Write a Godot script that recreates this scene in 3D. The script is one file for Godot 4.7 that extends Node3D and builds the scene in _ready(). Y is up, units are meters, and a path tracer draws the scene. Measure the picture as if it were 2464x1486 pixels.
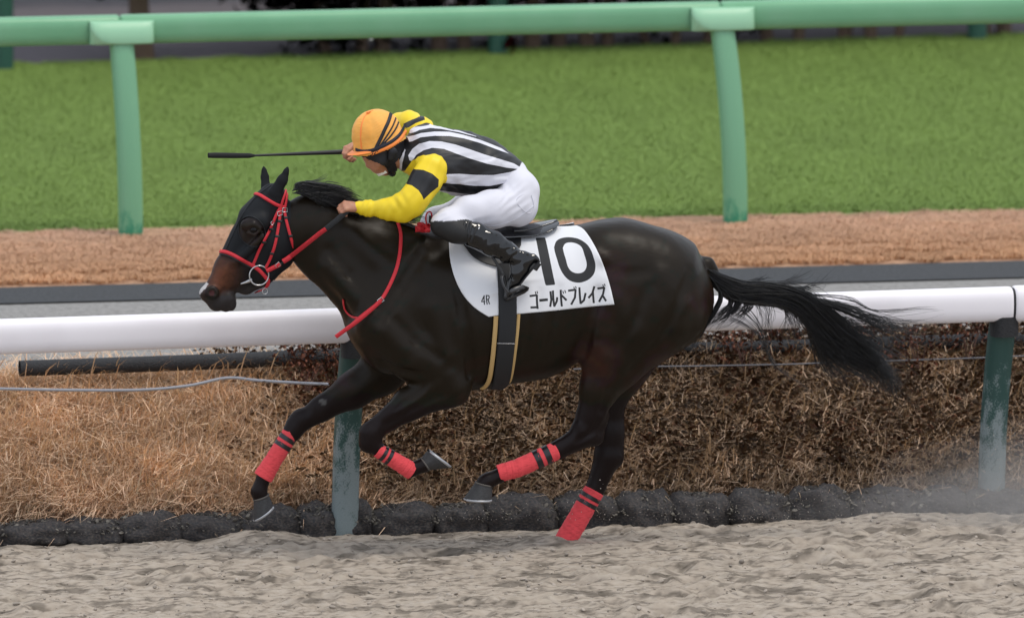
extends Node3D
# A galloping racehorse and its rider on a sand track, rails and turf behind, under an overcast sky.
# Picture positions are written in pixels of a 2464 x 1486 view, or of enlarged crops of it (VIEWS: origin x, origin y, scale).
const VW := 2464.0
const VH := 1486.0
const PPM := 520.0
const VIEWS := {0: [0.0, 0.0, 1.0], 1: [433.7, 361.4, 0.3162], 2: [795.1, 238.5, 0.3502], 3: [1011.9, 491.5, 0.3259], 4: [578.2, 795.1, 0.3404], 5: [1048.0, 795.1, 0.3648],
	6: [1626.3, 563.8, 0.3016], 7: [469.8, 650.5, 0.10268], 8: [816.8, 318.0, 0.14592], 9: [1069.7, 534.9, 0.17014], 10: [607.2, 448.1, 0.17513], 12: [867.4, 780.6, 0.35025]}
var cam_at: Vector3
var fwd: Vector3
var rgt: Vector3
var upw: Vector3
var fpx: float
var rng := RandomNumberGenerator.new()
var used := {}
var view := 0
var M := {}

# ---------------------------------------------------------------- pixels and points
func k(x: float, y: float) -> Vector2:
	var c: Array = VIEWS[view]
	return Vector2(c[0] + c[2] * x, c[1] + c[2] * y)

func rm(r: float) -> float:
	return r * float(VIEWS[view][2]) / PPM

func ray(p: Vector2) -> Vector3:
	return fwd + rgt * ((p.x - VW / 2.0) / fpx) - upw * ((p.y - VH / 2.0) / fpx)

func at_z(p: Vector2, z: float) -> Vector3:
	var r := ray(p)
	return cam_at + r * ((z - cam_at.z) / r.z)

func at_y(p: Vector2, y: float) -> Vector3:
	var r := ray(p)
	return cam_at + r * ((y - cam_at.y) / r.y)

func proj(p: Vector3) -> Vector2:
	var v := p - cam_at
	var w := v.dot(fwd)
	return Vector2(VW / 2.0 + v.dot(rgt) / w * fpx, VH / 2.0 - v.dot(upw) / w * fpx)

func q(x: float, y: float, z: float) -> Vector3:
	return at_z(k(x, y), z)

# ---------------------------------------------------------------- naming
func numbered(n: String) -> String:
	var c: int = used.get(n, 0)
	used[n] = c + 1
	return n if c == 0 else "%s_%03d" % [n, c]

func tag(o: Node, label: String, category: String, group := "") -> void:
	o.set_meta("label", label)
	o.set_meta("category", category)
	if group != "":
		o.set_meta("group", group)

func thing(called: String, label: String, category: String, at := Vector3.ZERO, group := "") -> Node3D:
	var o := Node3D.new()
	o.name = numbered(called)
	add_child(o)
	o.position = at
	tag(o, label, category, group)
	return o

func obj(called: String, mesh: Mesh, m: Material, parent: Node = null) -> MeshInstance3D:
	var o := MeshInstance3D.new()
	o.mesh = mesh
	o.material_override = m
	if parent == null:
		o.name = numbered(called)
		add_child(o)
	else:
		o.name = called
		parent.add_child(o, true)
		var up := parent as Node3D
		var t := Transform3D.IDENTITY
		while up != self and up != null:
			t = up.transform * t
			up = up.get_parent() as Node3D
		o.transform = t.affine_inverse()
	return o

func mat(c: Color, rough := 0.7, metal := 0.0, vcol := false) -> StandardMaterial3D:
	var m := StandardMaterial3D.new()
	m.albedo_color = c.linear_to_srgb()
	m.roughness = rough
	m.metallic = metal
	m.vertex_color_use_as_albedo = vcol
	m.cull_mode = BaseMaterial3D.CULL_DISABLED
	return m

func noise_tex(freq: float, seed_: int, ramp: Array, size := 512, octaves := 4, kind := FastNoiseLite.TYPE_SIMPLEX_SMOOTH) -> NoiseTexture2D:
	var n := FastNoiseLite.new()
	n.noise_type = kind
	n.frequency = freq
	n.seed = seed_
	n.fractal_octaves = octaves
	var t := NoiseTexture2D.new()
	t.width = size
	t.height = size
	t.seamless = true
	t.noise = n
	if ramp.size() > 0:
		var g := Gradient.new()
		var offs := PackedFloat32Array()
		var cols := PackedColorArray()
		for i in ramp.size():
			offs.append(float(i) / (ramp.size() - 1))
			var c: Color = ramp[i]
			cols.append(c.linear_to_srgb())
		g.offsets = offs
		g.colors = cols
		t.color_ramp = g
	return t

func relief(m: StandardMaterial3D, freq: float, seed_: int, scale: float, uv: Vector3, octaves := 4, world := true) -> void:
	m.uv1_triplanar = true
	m.uv1_world_triplanar = world
	m.uv1_scale = uv
	m.heightmap_enabled = true
	m.heightmap_texture = noise_tex(freq, seed_, [], 512, octaves)
	m.heightmap_scale = scale

# ---------------------------------------------------------------- fields of distance, meshed as surface nets
class Field:
	var o: Vector3
	var h: float
	var nx: int
	var ny: int
	var nz: int
	var d: PackedFloat32Array

	func _init(lo: Vector3, hi: Vector3, cell: float) -> void:
		o = lo
		h = cell
		nx = int(ceil((hi.x - lo.x) / cell)) + 1
		ny = int(ceil((hi.y - lo.y) / cell)) + 1
		nz = int(ceil((hi.z - lo.z) / cell)) + 1
		d = PackedFloat32Array()
		d.resize(nx * ny * nz)
		d.fill(0.3)

	# a tapered capsule, its depth scaled by zs; joined with a smooth minimum of width kk, or carved out
	func bone(a: Vector3, b: Vector3, ra: float, rb: float, zs: float, kk: float, carve := false) -> void:
		var m := maxf(ra, rb)
		var pad := kk + 3.0 * h
		var x0 := maxi(0, int((minf(a.x, b.x) - m - pad - o.x) / h))
		var x1 := mini(nx - 1, int((maxf(a.x, b.x) + m + pad - o.x) / h) + 1)
		var y0 := maxi(0, int((minf(a.y, b.y) - m - pad - o.y) / h))
		var y1 := mini(ny - 1, int((maxf(a.y, b.y) + m + pad - o.y) / h) + 1)
		var z0 := maxi(0, int((minf(a.z, b.z) - m * zs - pad - o.z) / h))
		var z1 := mini(nz - 1, int((maxf(a.z, b.z) + m * zs + pad - o.z) / h) + 1)
		var bx := b.x - a.x
		var by := b.y - a.y
		var bz := (b.z - a.z) / zs
		var inv := 1.0 / maxf(bx * bx + by * by + bz * bz, 1e-9)
		var dr := rb - ra
		var far := kk + 3.0 * h
		for iz in range(z0, z1 + 1):
			var pz := (o.z + iz * h - a.z) / zs
			for iy in range(y0, y1 + 1):
				var py := o.y + iy * h - a.y
				var at := (iz * ny + iy) * nx
				var pyz := py * by + pz * bz
				for ix in range(x0, x1 + 1):
					var px := o.x + ix * h - a.x
					var t := clampf((px * bx + pyz) * inv, 0.0, 1.0)
					var ex := px - bx * t
					var ey := py - by * t
					var ez := pz - bz * t
					var e := sqrt(ex * ex + ey * ey + ez * ez) - ra - dr * t
					if e > far:
						continue
					var w := d[at + ix]
					if carve:
						e = -e
						var g := maxf(kk - absf(w - e), 0.0)
						d[at + ix] = maxf(w, e) + (g * g / (4.0 * kk) if kk > 0.0 else 0.0)
					else:
						var g2 := maxf(kk - absf(w - e), 0.0)
						d[at + ix] = minf(w, e) - (g2 * g2 / (4.0 * kk) if kk > 0.0 else 0.0)

	func sample(p: Vector3) -> float:
		var fx := (p.x - o.x) / h
		var fy := (p.y - o.y) / h
		var fz := (p.z - o.z) / h
		if fx < 0.0 or fy < 0.0 or fz < 0.0 or fx >= nx - 1 or fy >= ny - 1 or fz >= nz - 1:
			return 0.3
		var ix := int(fx)
		var iy := int(fy)
		var iz := int(fz)
		fx -= ix
		fy -= iy
		fz -= iz
		var i := (iz * ny + iy) * nx + ix
		var s := nx * ny
		var a := lerpf(lerpf(d[i], d[i + 1], fx), lerpf(d[i + nx], d[i + nx + 1], fx), fy)
		var b := lerpf(lerpf(d[i + s], d[i + s + 1], fx), lerpf(d[i + s + nx], d[i + s + nx + 1], fx), fy)
		return lerpf(a, b, fz)

	func normal(p: Vector3) -> Vector3:
		var e := h
		var n := Vector3(sample(p + Vector3(e, 0, 0)) - sample(p - Vector3(e, 0, 0)), sample(p + Vector3(0, e, 0)) - sample(p - Vector3(0, e, 0)), sample(p + Vector3(0, 0, e)) - sample(p - Vector3(0, 0, e)))
		return n.normalized() if n.length() > 1e-9 else Vector3(0, 0, 1)

	# where a line enters the surface at distance iso
	func hit(from: Vector3, dir: Vector3, length: float, iso: float) -> Vector3:
		var step := h
		var n := int(length / step)
		var last := 1.0
		for i in n:
			var p := from + dir * (i * step)
			var v := sample(p) - iso
			if v < 0.0:
				var f := last / (last - v) if i > 0 else 0.0
				return from + dir * ((i - 1 + f) * step)
			last = v
		return Vector3.INF

	# the surface at distance iso; keep(p) says which points stay, tint(p, n) gives each its colour
	func net(iso: float, keep, tint, wobble = null, sheet = null) -> ArrayMesh:
		var at := PackedInt32Array()
		at.resize(d.size())
		at.fill(-1)
		var pts := PackedVector3Array()
		var nor := PackedVector3Array()
		var cols := PackedColorArray()
		var kept := PackedByteArray()
		var cells := PackedInt32Array()
		var s := nx * ny
		var off := PackedInt32Array([0, 1, nx, nx + 1, s, s + 1, s + nx, s + nx + 1])
		var band := 4.5 * h
		var has_keep := keep != null
		var has_tint := tint != null
		var has_wobble := wobble != null
		for iz in nz - 1:
			for iy in ny - 1:
				var row := iz * s + iy * nx
				for ix in nx - 1:
					var i := row + ix
					var v0 := d[i] - iso
					if v0 > band or v0 < -band:
						continue
					var inside := 0
					for c in 8:
						if d[i + off[c]] < iso:
							inside += 1
					if inside == 0 or inside == 8:
						continue
					var sum := Vector3.ZERO
					var n := 0
					for c in 8:
						var a := d[i + off[c]] - iso
						for ax in 3:
							var bit := 1 << ax
							if c & bit:
								continue
							var b := d[i + off[c | bit]] - iso
							if (a < 0.0) != (b < 0.0):
								var f := a / (a - b)
								var e := Vector3(c & 1, (c >> 1) & 1, (c >> 2) & 1)
								e[ax] = f
								sum += e
								n += 1
					var p := o + (Vector3(ix, iy, iz) + sum / n) * h
					at[i] = pts.size()
					cells.append(i)
					var nn := normal(p)
					if has_wobble:
						p += nn * float(wobble.call(p, nn))
					pts.append(p)
					nor.append(nn)
					kept.append(1 if not has_keep or keep.call(p) else 0)
					if has_tint:
						cols.append(tint.call(p, nn))
		var idx := PackedInt32Array()
		var steps := [1, nx, s]
		for i in cells:
			var a := d[i] < iso
			for ax in 3:
				var st: int = steps[ax]
				if (d[i + st] < iso) == a:
					continue
				var u: int = steps[(ax + 1) % 3]
				var w: int = steps[(ax + 2) % 3]
				if i - u - w < 0:
					continue
				var q0 := at[i]
				var q1 := at[i - u]
				var q2 := at[i - u - w]
				var q3 := at[i - w]
				if q1 < 0 or q2 < 0 or q3 < 0:
					continue
				if kept[q0] + kept[q1] + kept[q2] + kept[q3] < 4:
					continue
				if a:
					idx.append_array(PackedInt32Array([q0, q2, q1, q0, q3, q2]))
				else:
					idx.append_array(PackedInt32Array([q0, q1, q2, q0, q2, q3]))
		# drop what no face uses
		var remap := PackedInt32Array()
		remap.resize(pts.size())
		remap.fill(-1)
		var p2 := PackedVector3Array()
		var n2 := PackedVector3Array()
		var c2 := PackedColorArray()
		for j in idx.size():
			var v := idx[j]
			if remap[v] < 0:
				remap[v] = p2.size()
				p2.append(pts[v])
				n2.append(nor[v])
				if has_tint:
					c2.append(cols[v])
			idx[j] = remap[v]
		if has_wobble:
			# folds shade as folds: normals from the displaced faces
			var acc := PackedVector3Array()
			acc.resize(p2.size())
			for j in range(0, idx.size(), 3):
				var fn := (p2[idx[j + 2]] - p2[idx[j]]).cross(p2[idx[j + 1]] - p2[idx[j]])
				acc[idx[j]] += fn
				acc[idx[j + 1]] += fn
				acc[idx[j + 2]] += fn
			for j in p2.size():
				var an := acc[j].normalized()
				n2[j] = an if an.dot(n2[j]) > 0.0 else -an
		var arr := []
		arr.resize(Mesh.ARRAY_MAX)
		arr[Mesh.ARRAY_VERTEX] = p2
		arr[Mesh.ARRAY_NORMAL] = n2
		if has_tint:
			arr[Mesh.ARRAY_COLOR] = c2
		if sheet != null:
			var rc: Rect2 = sheet
			var uv := PackedVector2Array()
			for v in p2:
				uv.append(Vector2((v.x - rc.position.x) / rc.size.x, (rc.end.y - v.y) / rc.size.y))
			arr[Mesh.ARRAY_TEX_UV] = uv
		arr[Mesh.ARRAY_INDEX] = idx
		var mesh := ArrayMesh.new()
		mesh.add_surface_from_arrays(Mesh.PRIMITIVE_TRIANGLES, arr)
		return mesh

# a chain of [x, y, z, r] in the current view, as bones of a field
func chain(f: Field, pts: Array, zs: float, kk: float, carve := false) -> void:
	if pts.size() == 1:
		var s: Array = pts[0]
		var c := q(s[0], s[1], s[2])
		f.bone(c, c + Vector3(0.0005, 0, 0), rm(s[3]), rm(s[3]), zs, kk, carve)
	for i in pts.size() - 1:
		var a: Array = pts[i]
		var b: Array = pts[i + 1]
		f.bone(q(a[0], a[1], a[2]), q(b[0], b[1], b[2]), rm(a[3]), rm(b[3]), zs, kk, carve)

func cast(f: Field, p: Vector2, iso := 0.0, z_from := 0.62) -> Vector3:
	var a := at_z(p, z_from)
	return f.hit(a, ray(p).normalized(), 1.3, iso)

func join(meshes: Array) -> ArrayMesh:
	var out := ArrayMesh.new()
	var st := SurfaceTool.new()
	st.begin(Mesh.PRIMITIVE_TRIANGLES)
	for m in meshes:
		st.append_from(m, 0, Transform3D.IDENTITY)
	return st.commit(out)

# ---------------------------------------------------------------- swept and lofted shapes
func smooth3(p: Array, per: int) -> PackedVector3Array:
	var r := PackedVector3Array()
	var n := p.size()
	for i in n - 1:
		var a: Vector3 = p[maxi(i - 1, 0)]
		var b: Vector3 = p[i]
		var c: Vector3 = p[i + 1]
		var e: Vector3 = p[mini(i + 2, n - 1)]
		for j in per:
			r.append(b.cubic_interpolate(c, a, e, float(j) / per))
	r.append(p[n - 1])
	return r

func smooth2(p: Array, per: int) -> PackedVector2Array:
	var r := PackedVector2Array()
	var n := p.size()
	for i in n - 1:
		var a: Vector2 = p[maxi(i - 1, 0)]
		var b: Vector2 = p[i]
		var c: Vector2 = p[i + 1]
		var e: Vector2 = p[mini(i + 2, n - 1)]
		for j in per:
			r.append(b.cubic_interpolate(c, a, e, float(j) / per))
	r.append(p[n - 1])
	return r

func smooth1(p: Array, per: int) -> PackedFloat32Array:
	var r := PackedFloat32Array()
	for i in p.size() - 1:
		for j in per:
			r.append(lerpf(p[i], p[i + 1], float(j) / per))
	r.append(p[p.size() - 1])
	return r

# rings of points -> a closed tube
func skin(rings: Array, closed := true, caps := true) -> ArrayMesh:
	var st := SurfaceTool.new()
	st.begin(Mesh.PRIMITIVE_TRIANGLES)
	st.set_smooth_group(0)
	var n: int = rings[0].size()
	for r in rings:
		for v in r:
			st.add_vertex(v)
	var m := n if closed else n - 1
	for i in rings.size() - 1:
		for j in m:
			var a := i * n + j
			var b := i * n + (j + 1) % n
			var c := a + n
			var e := b + n
			for t in [a, b, c, b, e, c]:
				st.add_index(t)
	st.generate_normals()
	var mesh := st.commit()
	if caps and closed:
		var s2 := SurfaceTool.new()
		s2.begin(Mesh.PRIMITIVE_TRIANGLES)
		for e in [0, rings.size() - 1]:
			var ring: PackedVector3Array = rings[e]
			var c := Vector3.ZERO
			for v in ring:
				c += v
			c /= n
			for j in n:
				var a := ring[j]
				var b := ring[(j + 1) % n]
				for v in ([c, b, a] if e == 0 else [c, a, b]):
					s2.add_vertex(v)
		s2.generate_normals()
		mesh = join([mesh, s2.commit()])
	return mesh

# a tube through points, radii across (r) and, along the given axis, scaled by flat
func tube(p: PackedVector3Array, r: PackedFloat32Array, seg := 12, flat := 1.0, axis := Vector3.ZERO, bump = null) -> ArrayMesh:
	var rings := []
	for i in p.size():
		var t := (p[mini(i + 1, p.size() - 1)] - p[maxi(i - 1, 0)]).normalized()
		var a := axis if axis != Vector3.ZERO else (Vector3(0, 0, 1) if absf(t.z) < 0.9 else Vector3(0, 1, 0))
		a = (a - t * a.dot(t)).normalized()
		var b := t.cross(a)
		var ring := PackedVector3Array()
		for j in seg:
			var w := TAU * j / seg
			var e := a * cos(w) * flat + b * sin(w)
			var rr := r[i]
			if bump != null:
				rr += float(bump.call(i, w))
			ring.append(p[i] + e * rr)
		rings.append(ring)
	return skin(rings)

# a flat strap: points, normals, width, thickness
func ribbon(p: PackedVector3Array, nn: PackedVector3Array, w: float, th: float, taper := 0.0) -> ArrayMesh:
	var rings := []
	for i in p.size():
		var t := (p[mini(i + 1, p.size() - 1)] - p[maxi(i - 1, 0)]).normalized()
		var n := nn[i]
		var s := n.cross(t).normalized()
		n = t.cross(s).normalized()
		var f := 1.0
		if taper > 0.0 and i >= p.size() - 2:
			f = 1.0 - taper * (1.0 if i == p.size() - 1 else 0.25)
		var e := s * w * 0.5 * f
		var c := p[i]
		rings.append(PackedVector3Array([c - e, c - e * 0.8 + n * th, c + e * 0.8 + n * th, c + e, c + e * 0.8 - n * th * 0.3, c - e * 0.8 - n * th * 0.3]))
	return skin(rings)

# a strap that lies on a field, along picture points
func strap_on(f: Field, pts: Array, w: float, off: float, th := 0.003, per := 6, taper := 0.0) -> ArrayMesh:
	var p2 := smooth2(pts, per)
	var p := PackedVector3Array()
	var n := PackedVector3Array()
	for v in p2:
		var hitp := cast(f, v, off)
		if hitp == Vector3.INF:
			if p.is_empty():
				continue
			hitp = at_z(v, p[p.size() - 1].z - 0.004)
			n.append(n[n.size() - 1])
		else:
			n.append(f.normal(hitp))
		p.append(hitp)
	# smooth the normals and the places a little
	for turn in 2:
		for i in range(1, p.size() - 1):
			n[i] = (n[i - 1] + n[i] * 2.0 + n[i + 1]).normalized()
			p[i] = p[i] * 0.6 + (p[i - 1] + p[i + 1]) * 0.2
	return ribbon(p, n, w, th, taper)

func kk_list(a: Array) -> Array:
	var r := []
	for v in a:
		r.append(k(v[0], v[1]))
	return r

func in_poly(p: Vector2, poly: PackedVector2Array) -> bool:
	return Geometry2D.is_point_in_polygon(p, poly)

func poly_of(a: Array, per := 1) -> PackedVector2Array:
	var r := PackedVector2Array()
	for v in (smooth2(kk_list(a), per) if per > 1 else PackedVector2Array(kk_list(a))):
		r.append(v)
	return r

# a dye pattern laid out on the side of a garment (x across, y up): each shape is given in picture points and carried onto the cloth
func dye(f: Field, rc: Rect2, wide: int, ground: Color, shapes: Array, far := false) -> ImageTexture:
	var img := Image.create(wide, int(wide * rc.size.y / rc.size.x), false, Image.FORMAT_RGB8)
	img.fill(ground.linear_to_srgb())
	for s in shapes:
		var src: PackedVector2Array = s[0]
		var out := PackedVector2Array()
		var z := -0.28 if far else float(s[2]) if s.size() > 2 else 0.06
		for i in src.size():
			var a := src[i]
			var b := src[(i + 1) % src.size()]
			for j in 5:
				var v := a.lerp(b, j / 5.0)
				var p := cast(f, v, 0.0, 0.0 if far else 0.62)
				if p == Vector3.INF:
					p = at_z(v, z)
				else:
					z = lerpf(z, p.z, 0.5)
				out.append(Vector2((p.x - rc.position.x) / rc.size.x * wide, (rc.end.y - p.y) / rc.size.x * wide))
		fill_poly(img, out, (s[1] as Color).linear_to_srgb())
	return ImageTexture.create_from_image(img)

func near_px(p: Vector3) -> Vector2:
	return proj(Vector3(p.x, p.y, absf(p.z)))

func grow(called: String, mesh: Mesh, m: Material, places: Array, cols: PackedColorArray, parent: Node = null) -> MultiMeshInstance3D:
	var mm := MultiMesh.new()
	mm.transform_format = MultiMesh.TRANSFORM_3D
	mm.use_colors = cols.size() > 0
	mm.mesh = mesh
	mm.instance_count = places.size()
	for i in places.size():
		mm.set_instance_transform(i, places[i])
		if cols.size() > 0:
			mm.set_instance_color(i, cols[i])
	var o := MultiMeshInstance3D.new()
	o.multimesh = mm
	o.material_override = m
	if parent == null:
		o.name = numbered(called)
		add_child(o)
	else:
		o.name = called
		parent.add_child(o, true)
		o.transform = (parent as Node3D).transform.affine_inverse()
	return o

func _ready() -> void:
	# ---- camera: a long lens from a stand, turned a little along the track
	var yaw := deg_to_rad(11.5)
	var pitch := deg_to_rad(9.0)
	var far_off := 60.0
	fwd = Vector3(sin(yaw) * cos(pitch), -sin(pitch), -cos(yaw) * cos(pitch))
	rgt = fwd.cross(Vector3(0, 1, 0)).normalized()
	upw = rgt.cross(fwd)
	var aim := Vector3(0, 1.13, 0)
	cam_at = aim - fwd * far_off
	fpx = PPM * far_off
	var cam := Camera3D.new()
	cam.name = "camera"
	add_child(cam)
	cam.look_at_from_position(cam_at, aim, Vector3(0, 1, 0))
	var fov := rad_to_deg(2.0 * atan(VH / 2.0 / fpx))
	var at := CameraAttributesPhysical.new()
	at.frustum_focal_length = 17.5 / tan(deg_to_rad(fov) / 2.0)
	at.frustum_focus_distance = far_off - 0.1
	at.exposure_aperture = 4.2
	cam.attributes = at
	cam.fov = fov
	cam.near = 1.0
	cam.far = 600.0
	cam.current = true
	# ---- overcast sky
	var sky_m := ProceduralSkyMaterial.new()
	sky_m.sky_top_color = Color(0.80, 0.83, 0.88)
	sky_m.sky_horizon_color = Color(0.86, 0.88, 0.92)
	sky_m.ground_horizon_color = Color(0.45, 0.43, 0.41)
	sky_m.ground_bottom_color = Color(0.30, 0.28, 0.26)
	sky_m.sky_curve = 0.25
	sky_m.sky_energy_multiplier = 1.0
	sky_m.sun_angle_max = 1.0
	sky_m.sun_curve = 0.05
	var sky := Sky.new()
	sky.sky_material = sky_m
	var env := Environment.new()
	env.background_mode = Environment.BG_SKY
	env.sky = sky
	env.background_energy_multiplier = 1.0
	env.tonemap_mode = Environment.TONE_MAPPER_LINEAR
	env.tonemap_exposure = 1.5
	env.sdfgi_enabled = true
	env.ssao_enabled = true
	env.ssil_enabled = true
	env.volumetric_fog_enabled = true
	env.volumetric_fog_density = 0.0
	var we := WorldEnvironment.new()
	we.name = "environment"
	we.environment = env
	add_child(we)
	var sun := DirectionalLight3D.new()
	sun.name = "sun"
	sun.light_energy = 0.36
	sun.light_color = Color(1.0, 0.97, 0.93)
	sun.light_angular_distance = 18.0
	sun.shadow_enabled = true
	add_child(sun)
	sun.look_at_from_position(Vector3(3.0, 9.0, 2.2), Vector3.ZERO, Vector3(0, 1, 0))
	# ---- place, then objects
	M.wpost = mat(Color.WHITE, 0.5)
	M.wpost.albedo_texture = stained(Color(0.020, 0.066, 0.058), Color(0.20, 0.245, 0.25), 0.62, 0.5, 301)
	M.gpost = mat(Color.WHITE, 0.4)
	M.gpost.albedo_texture = stained(Color(0.165, 0.39, 0.225), Color(0.03, 0.235, 0.13), 0.16, 0.12, 302)
	M.tab = mat(Color(0.6, 0.61, 0.63), 0.5)
	build_ground()
	build_bags()
	build_pipes()
	build_rails()
	build_horse()
	build_tack()
	build_rider()
	build_grass()
	build_trees()
	build_dust()

# ---------------------------------------------------------------- the place
const X0 := -10.0
const X1 := 12.0
const TOP := 0.55
const LOW := -0.045

# a boundary seen at two picture heights, at the left and right edges, on ground of height y: z as a function of x
func edge_line(vl: float, vr: float, y: float) -> Array:
	var a := at_y(Vector2(0, vl), y)
	var b := at_y(Vector2(VW, vr), y)
	return [a.z - a.x * (b.z - a.z) / (b.x - a.x), (b.z - a.z) / (b.x - a.x)]

func lz(l: Array, x: float) -> float:
	return l[0] + l[1] * x

var L_sand: Array
var L_top: Array
var L_path: Array
var L_road: Array
var L_turf: Array
var L_far: Array
var ns1 := FastNoiseLite.new()
var ns2 := FastNoiseLite.new()
var ns3 := FastNoiseLite.new()
var pits := []
var pit_cells := {}
var foot_at := Vector3.ZERO

func sand_y(x: float, z: float) -> float:
	var e := lz(L_sand, x)
	var t := clampf((z - e) / 0.75, 0.0, 1.0)
	var y := LOW * (1.0 - t * t * (3.0 - 2.0 * t))
	if z < e:
		y -= (e - z) * 0.3
	y += 0.015 * ns1.get_noise_2d(x * 0.8, z) + 0.011 * ns2.get_noise_2d(x * 0.5, z) + 0.011 * ns3.get_noise_2d(x * 0.4, z)
	y += 0.05 * exp(-pow((x + 1.06) / 0.22, 2.0) - pow((z - e - 0.10) / 0.16, 2.0))
	y += 0.035 * exp(-pow((x - 1.95) / 0.35, 2.0) - pow((z - e - 0.10) / 0.2, 2.0))
	y += 0.028 * exp(-pow((x - foot_at.x) / 0.16, 2.0) - pow((z - foot_at.z - 0.06) / 0.12, 2.0))
	for p in pit_cells.get(Vector2i(int(floor(x / 0.4)), int(floor(z / 0.4))), []):
		var dx: float = (x - p[0]) / p[2]
		var dz: float = (z - p[1]) / p[3]
		var r := dx * dx + dz * dz
		if r < 4.0:
			y += p[4] * (-exp(-r * 2.2) + 0.45 * exp(-pow((sqrt(r) - 1.15) / 0.3, 2.0)))
	return y

func strip(called: String, la: Array, lb: Array, ya: float, yb: float, m: Material, cx := 0.12, nz := 24, rough = null) -> MeshInstance3D:
	var st := SurfaceTool.new()
	st.begin(Mesh.PRIMITIVE_TRIANGLES)
	st.set_smooth_group(0)
	var nx := int((X1 - X0) / cx)
	for j in nz + 1:
		for i in nx + 1:
			var x := X0 + (X1 - X0) * i / nx
			var f := float(j) / nz
			var z := lerpf(lz(la, x), lz(lb, x), f)
			var y := lerpf(ya, yb, f)
			if rough != null:
				y += float(rough.call(x, z, f))
			st.add_vertex(Vector3(x, y, z))
	for j in nz:
		for i in nx:
			var a := j * (nx + 1) + i
			for t in [a, a + nx + 1, a + 1, a + 1, a + nx + 1, a + nx + 2]:
				st.add_index(t)
	st.generate_normals()
	var o := obj(called, st.commit(), m)
	o.set_meta("kind", "structure")
	return o

func blades(n: int, hgt: float, spread: float, lean: float, w: float, sd: int) -> ArrayMesh:
	var r := RandomNumberGenerator.new()
	r.seed = sd
	var tone := FastNoiseLite.new()
	tone.seed = sd
	tone.frequency = 12.0
	var v := PackedVector3Array()
	var nn := PackedVector3Array()
	var idx := PackedInt32Array()
	var cols := PackedColorArray()
	for i in n:
		var a := r.randf() * TAU
		var p := Vector3(r.randfn(0, spread), 0, r.randfn(0, spread)) if spread > 0.0 else Vector3(r.randf_range(spread, -spread), 0, r.randf_range(spread, -spread))
		var d := Vector3(cos(a), 0, sin(a))
		var s := Vector3(-d.z, 0, d.x) * w * r.randf_range(0.6, 1.2)
		var hh := hgt * r.randf_range(0.55, 1.15)
		var l := lean * r.randf_range(0.3, 1.2) * hh
		var p1 := p + Vector3(0, hh * 0.6, 0) + d * l * 0.4
		var p2 := p + Vector3(0, hh * (1.0 - 0.35 * minf(1.0, lean)), 0) + d * l
		var b := v.size()
		v.append_array(PackedVector3Array([p - s, p + s, p1 - s * 0.8, p1 + s * 0.8, p2]))
		var nm := (d * -0.3 + Vector3(0, 1, 0)).normalized()
		var g := r.randf_range(0.8, 1.22)
		if spread < 0.0:
			g *= 1.0 + 0.45 * tone.get_noise_2d(p.x, p.z)
		for j in 5:
			nn.append(nm)
			cols.append(Color(g, g, g * r.randf_range(0.85, 1.1)))
		idx.append_array(PackedInt32Array([b, b + 2, b + 1, b + 1, b + 2, b + 3, b + 2, b + 4, b + 3]))
	var arr := []
	arr.resize(Mesh.ARRAY_MAX)
	arr[Mesh.ARRAY_VERTEX] = v
	arr[Mesh.ARRAY_NORMAL] = nn
	arr[Mesh.ARRAY_COLOR] = cols
	arr[Mesh.ARRAY_INDEX] = idx
	var mesh := ArrayMesh.new()
	mesh.add_surface_from_arrays(Mesh.PRIMITIVE_TRIANGLES, arr)
	return mesh

func leaf_clump(n: int, size: float, spread: float, sd: int, lift := 0.0) -> ArrayMesh:
	var r := RandomNumberGenerator.new()
	r.seed = sd
	var v := PackedVector3Array()
	var nn := PackedVector3Array()
	var idx := PackedInt32Array()
	var cols := PackedColorArray()
	for i in n:
		var p := Vector3(r.randfn(0, spread), r.randfn(0, spread * 0.8), r.randfn(0, spread))
		var b3 := Basis.from_euler(Vector3(r.randf_range(-1.2, 1.2), r.randf() * TAU, r.randf_range(-1.2, 1.2)))
		var s := size * r.randf_range(0.6, 1.3)
		var b := v.size()
		for e in [Vector3(-1, 0, 0), Vector3(-0.1, 0.0, 0.5), Vector3(-0.1, 0.22, 0), Vector3(-0.1, 0.0, -0.5), Vector3(1, 0.05, 0)]:
			v.append(p + b3 * (e * s))
		var g := r.randf_range(0.55, 1.5)
		var nm := (b3.y * (1.0 if b3.y.y > 0.0 else -1.0) + Vector3(0, lift, 0)).normalized()
		for j in 5:
			nn.append(nm)
			cols.append(Color(g, g * r.randf_range(0.92, 1.05), g))
		idx.append_array(PackedInt32Array([b, b + 1, b + 2, b, b + 2, b + 3, b + 2, b + 1, b + 4, b + 3, b + 2, b + 4]))
	var arr := []
	arr.resize(Mesh.ARRAY_MAX)
	arr[Mesh.ARRAY_VERTEX] = v
	arr[Mesh.ARRAY_NORMAL] = nn
	arr[Mesh.ARRAY_COLOR] = cols
	arr[Mesh.ARRAY_INDEX] = idx
	var mesh := ArrayMesh.new()
	mesh.add_surface_from_arrays(Mesh.PRIMITIVE_TRIANGLES, arr)
	return mesh

func up_at(p: Vector3, turn: float, s: Vector3, tilt := Vector3.ZERO) -> Transform3D:
	return Transform3D(Basis.from_euler(Vector3(tilt.x, turn, tilt.z)).scaled_local(s), p)

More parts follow.
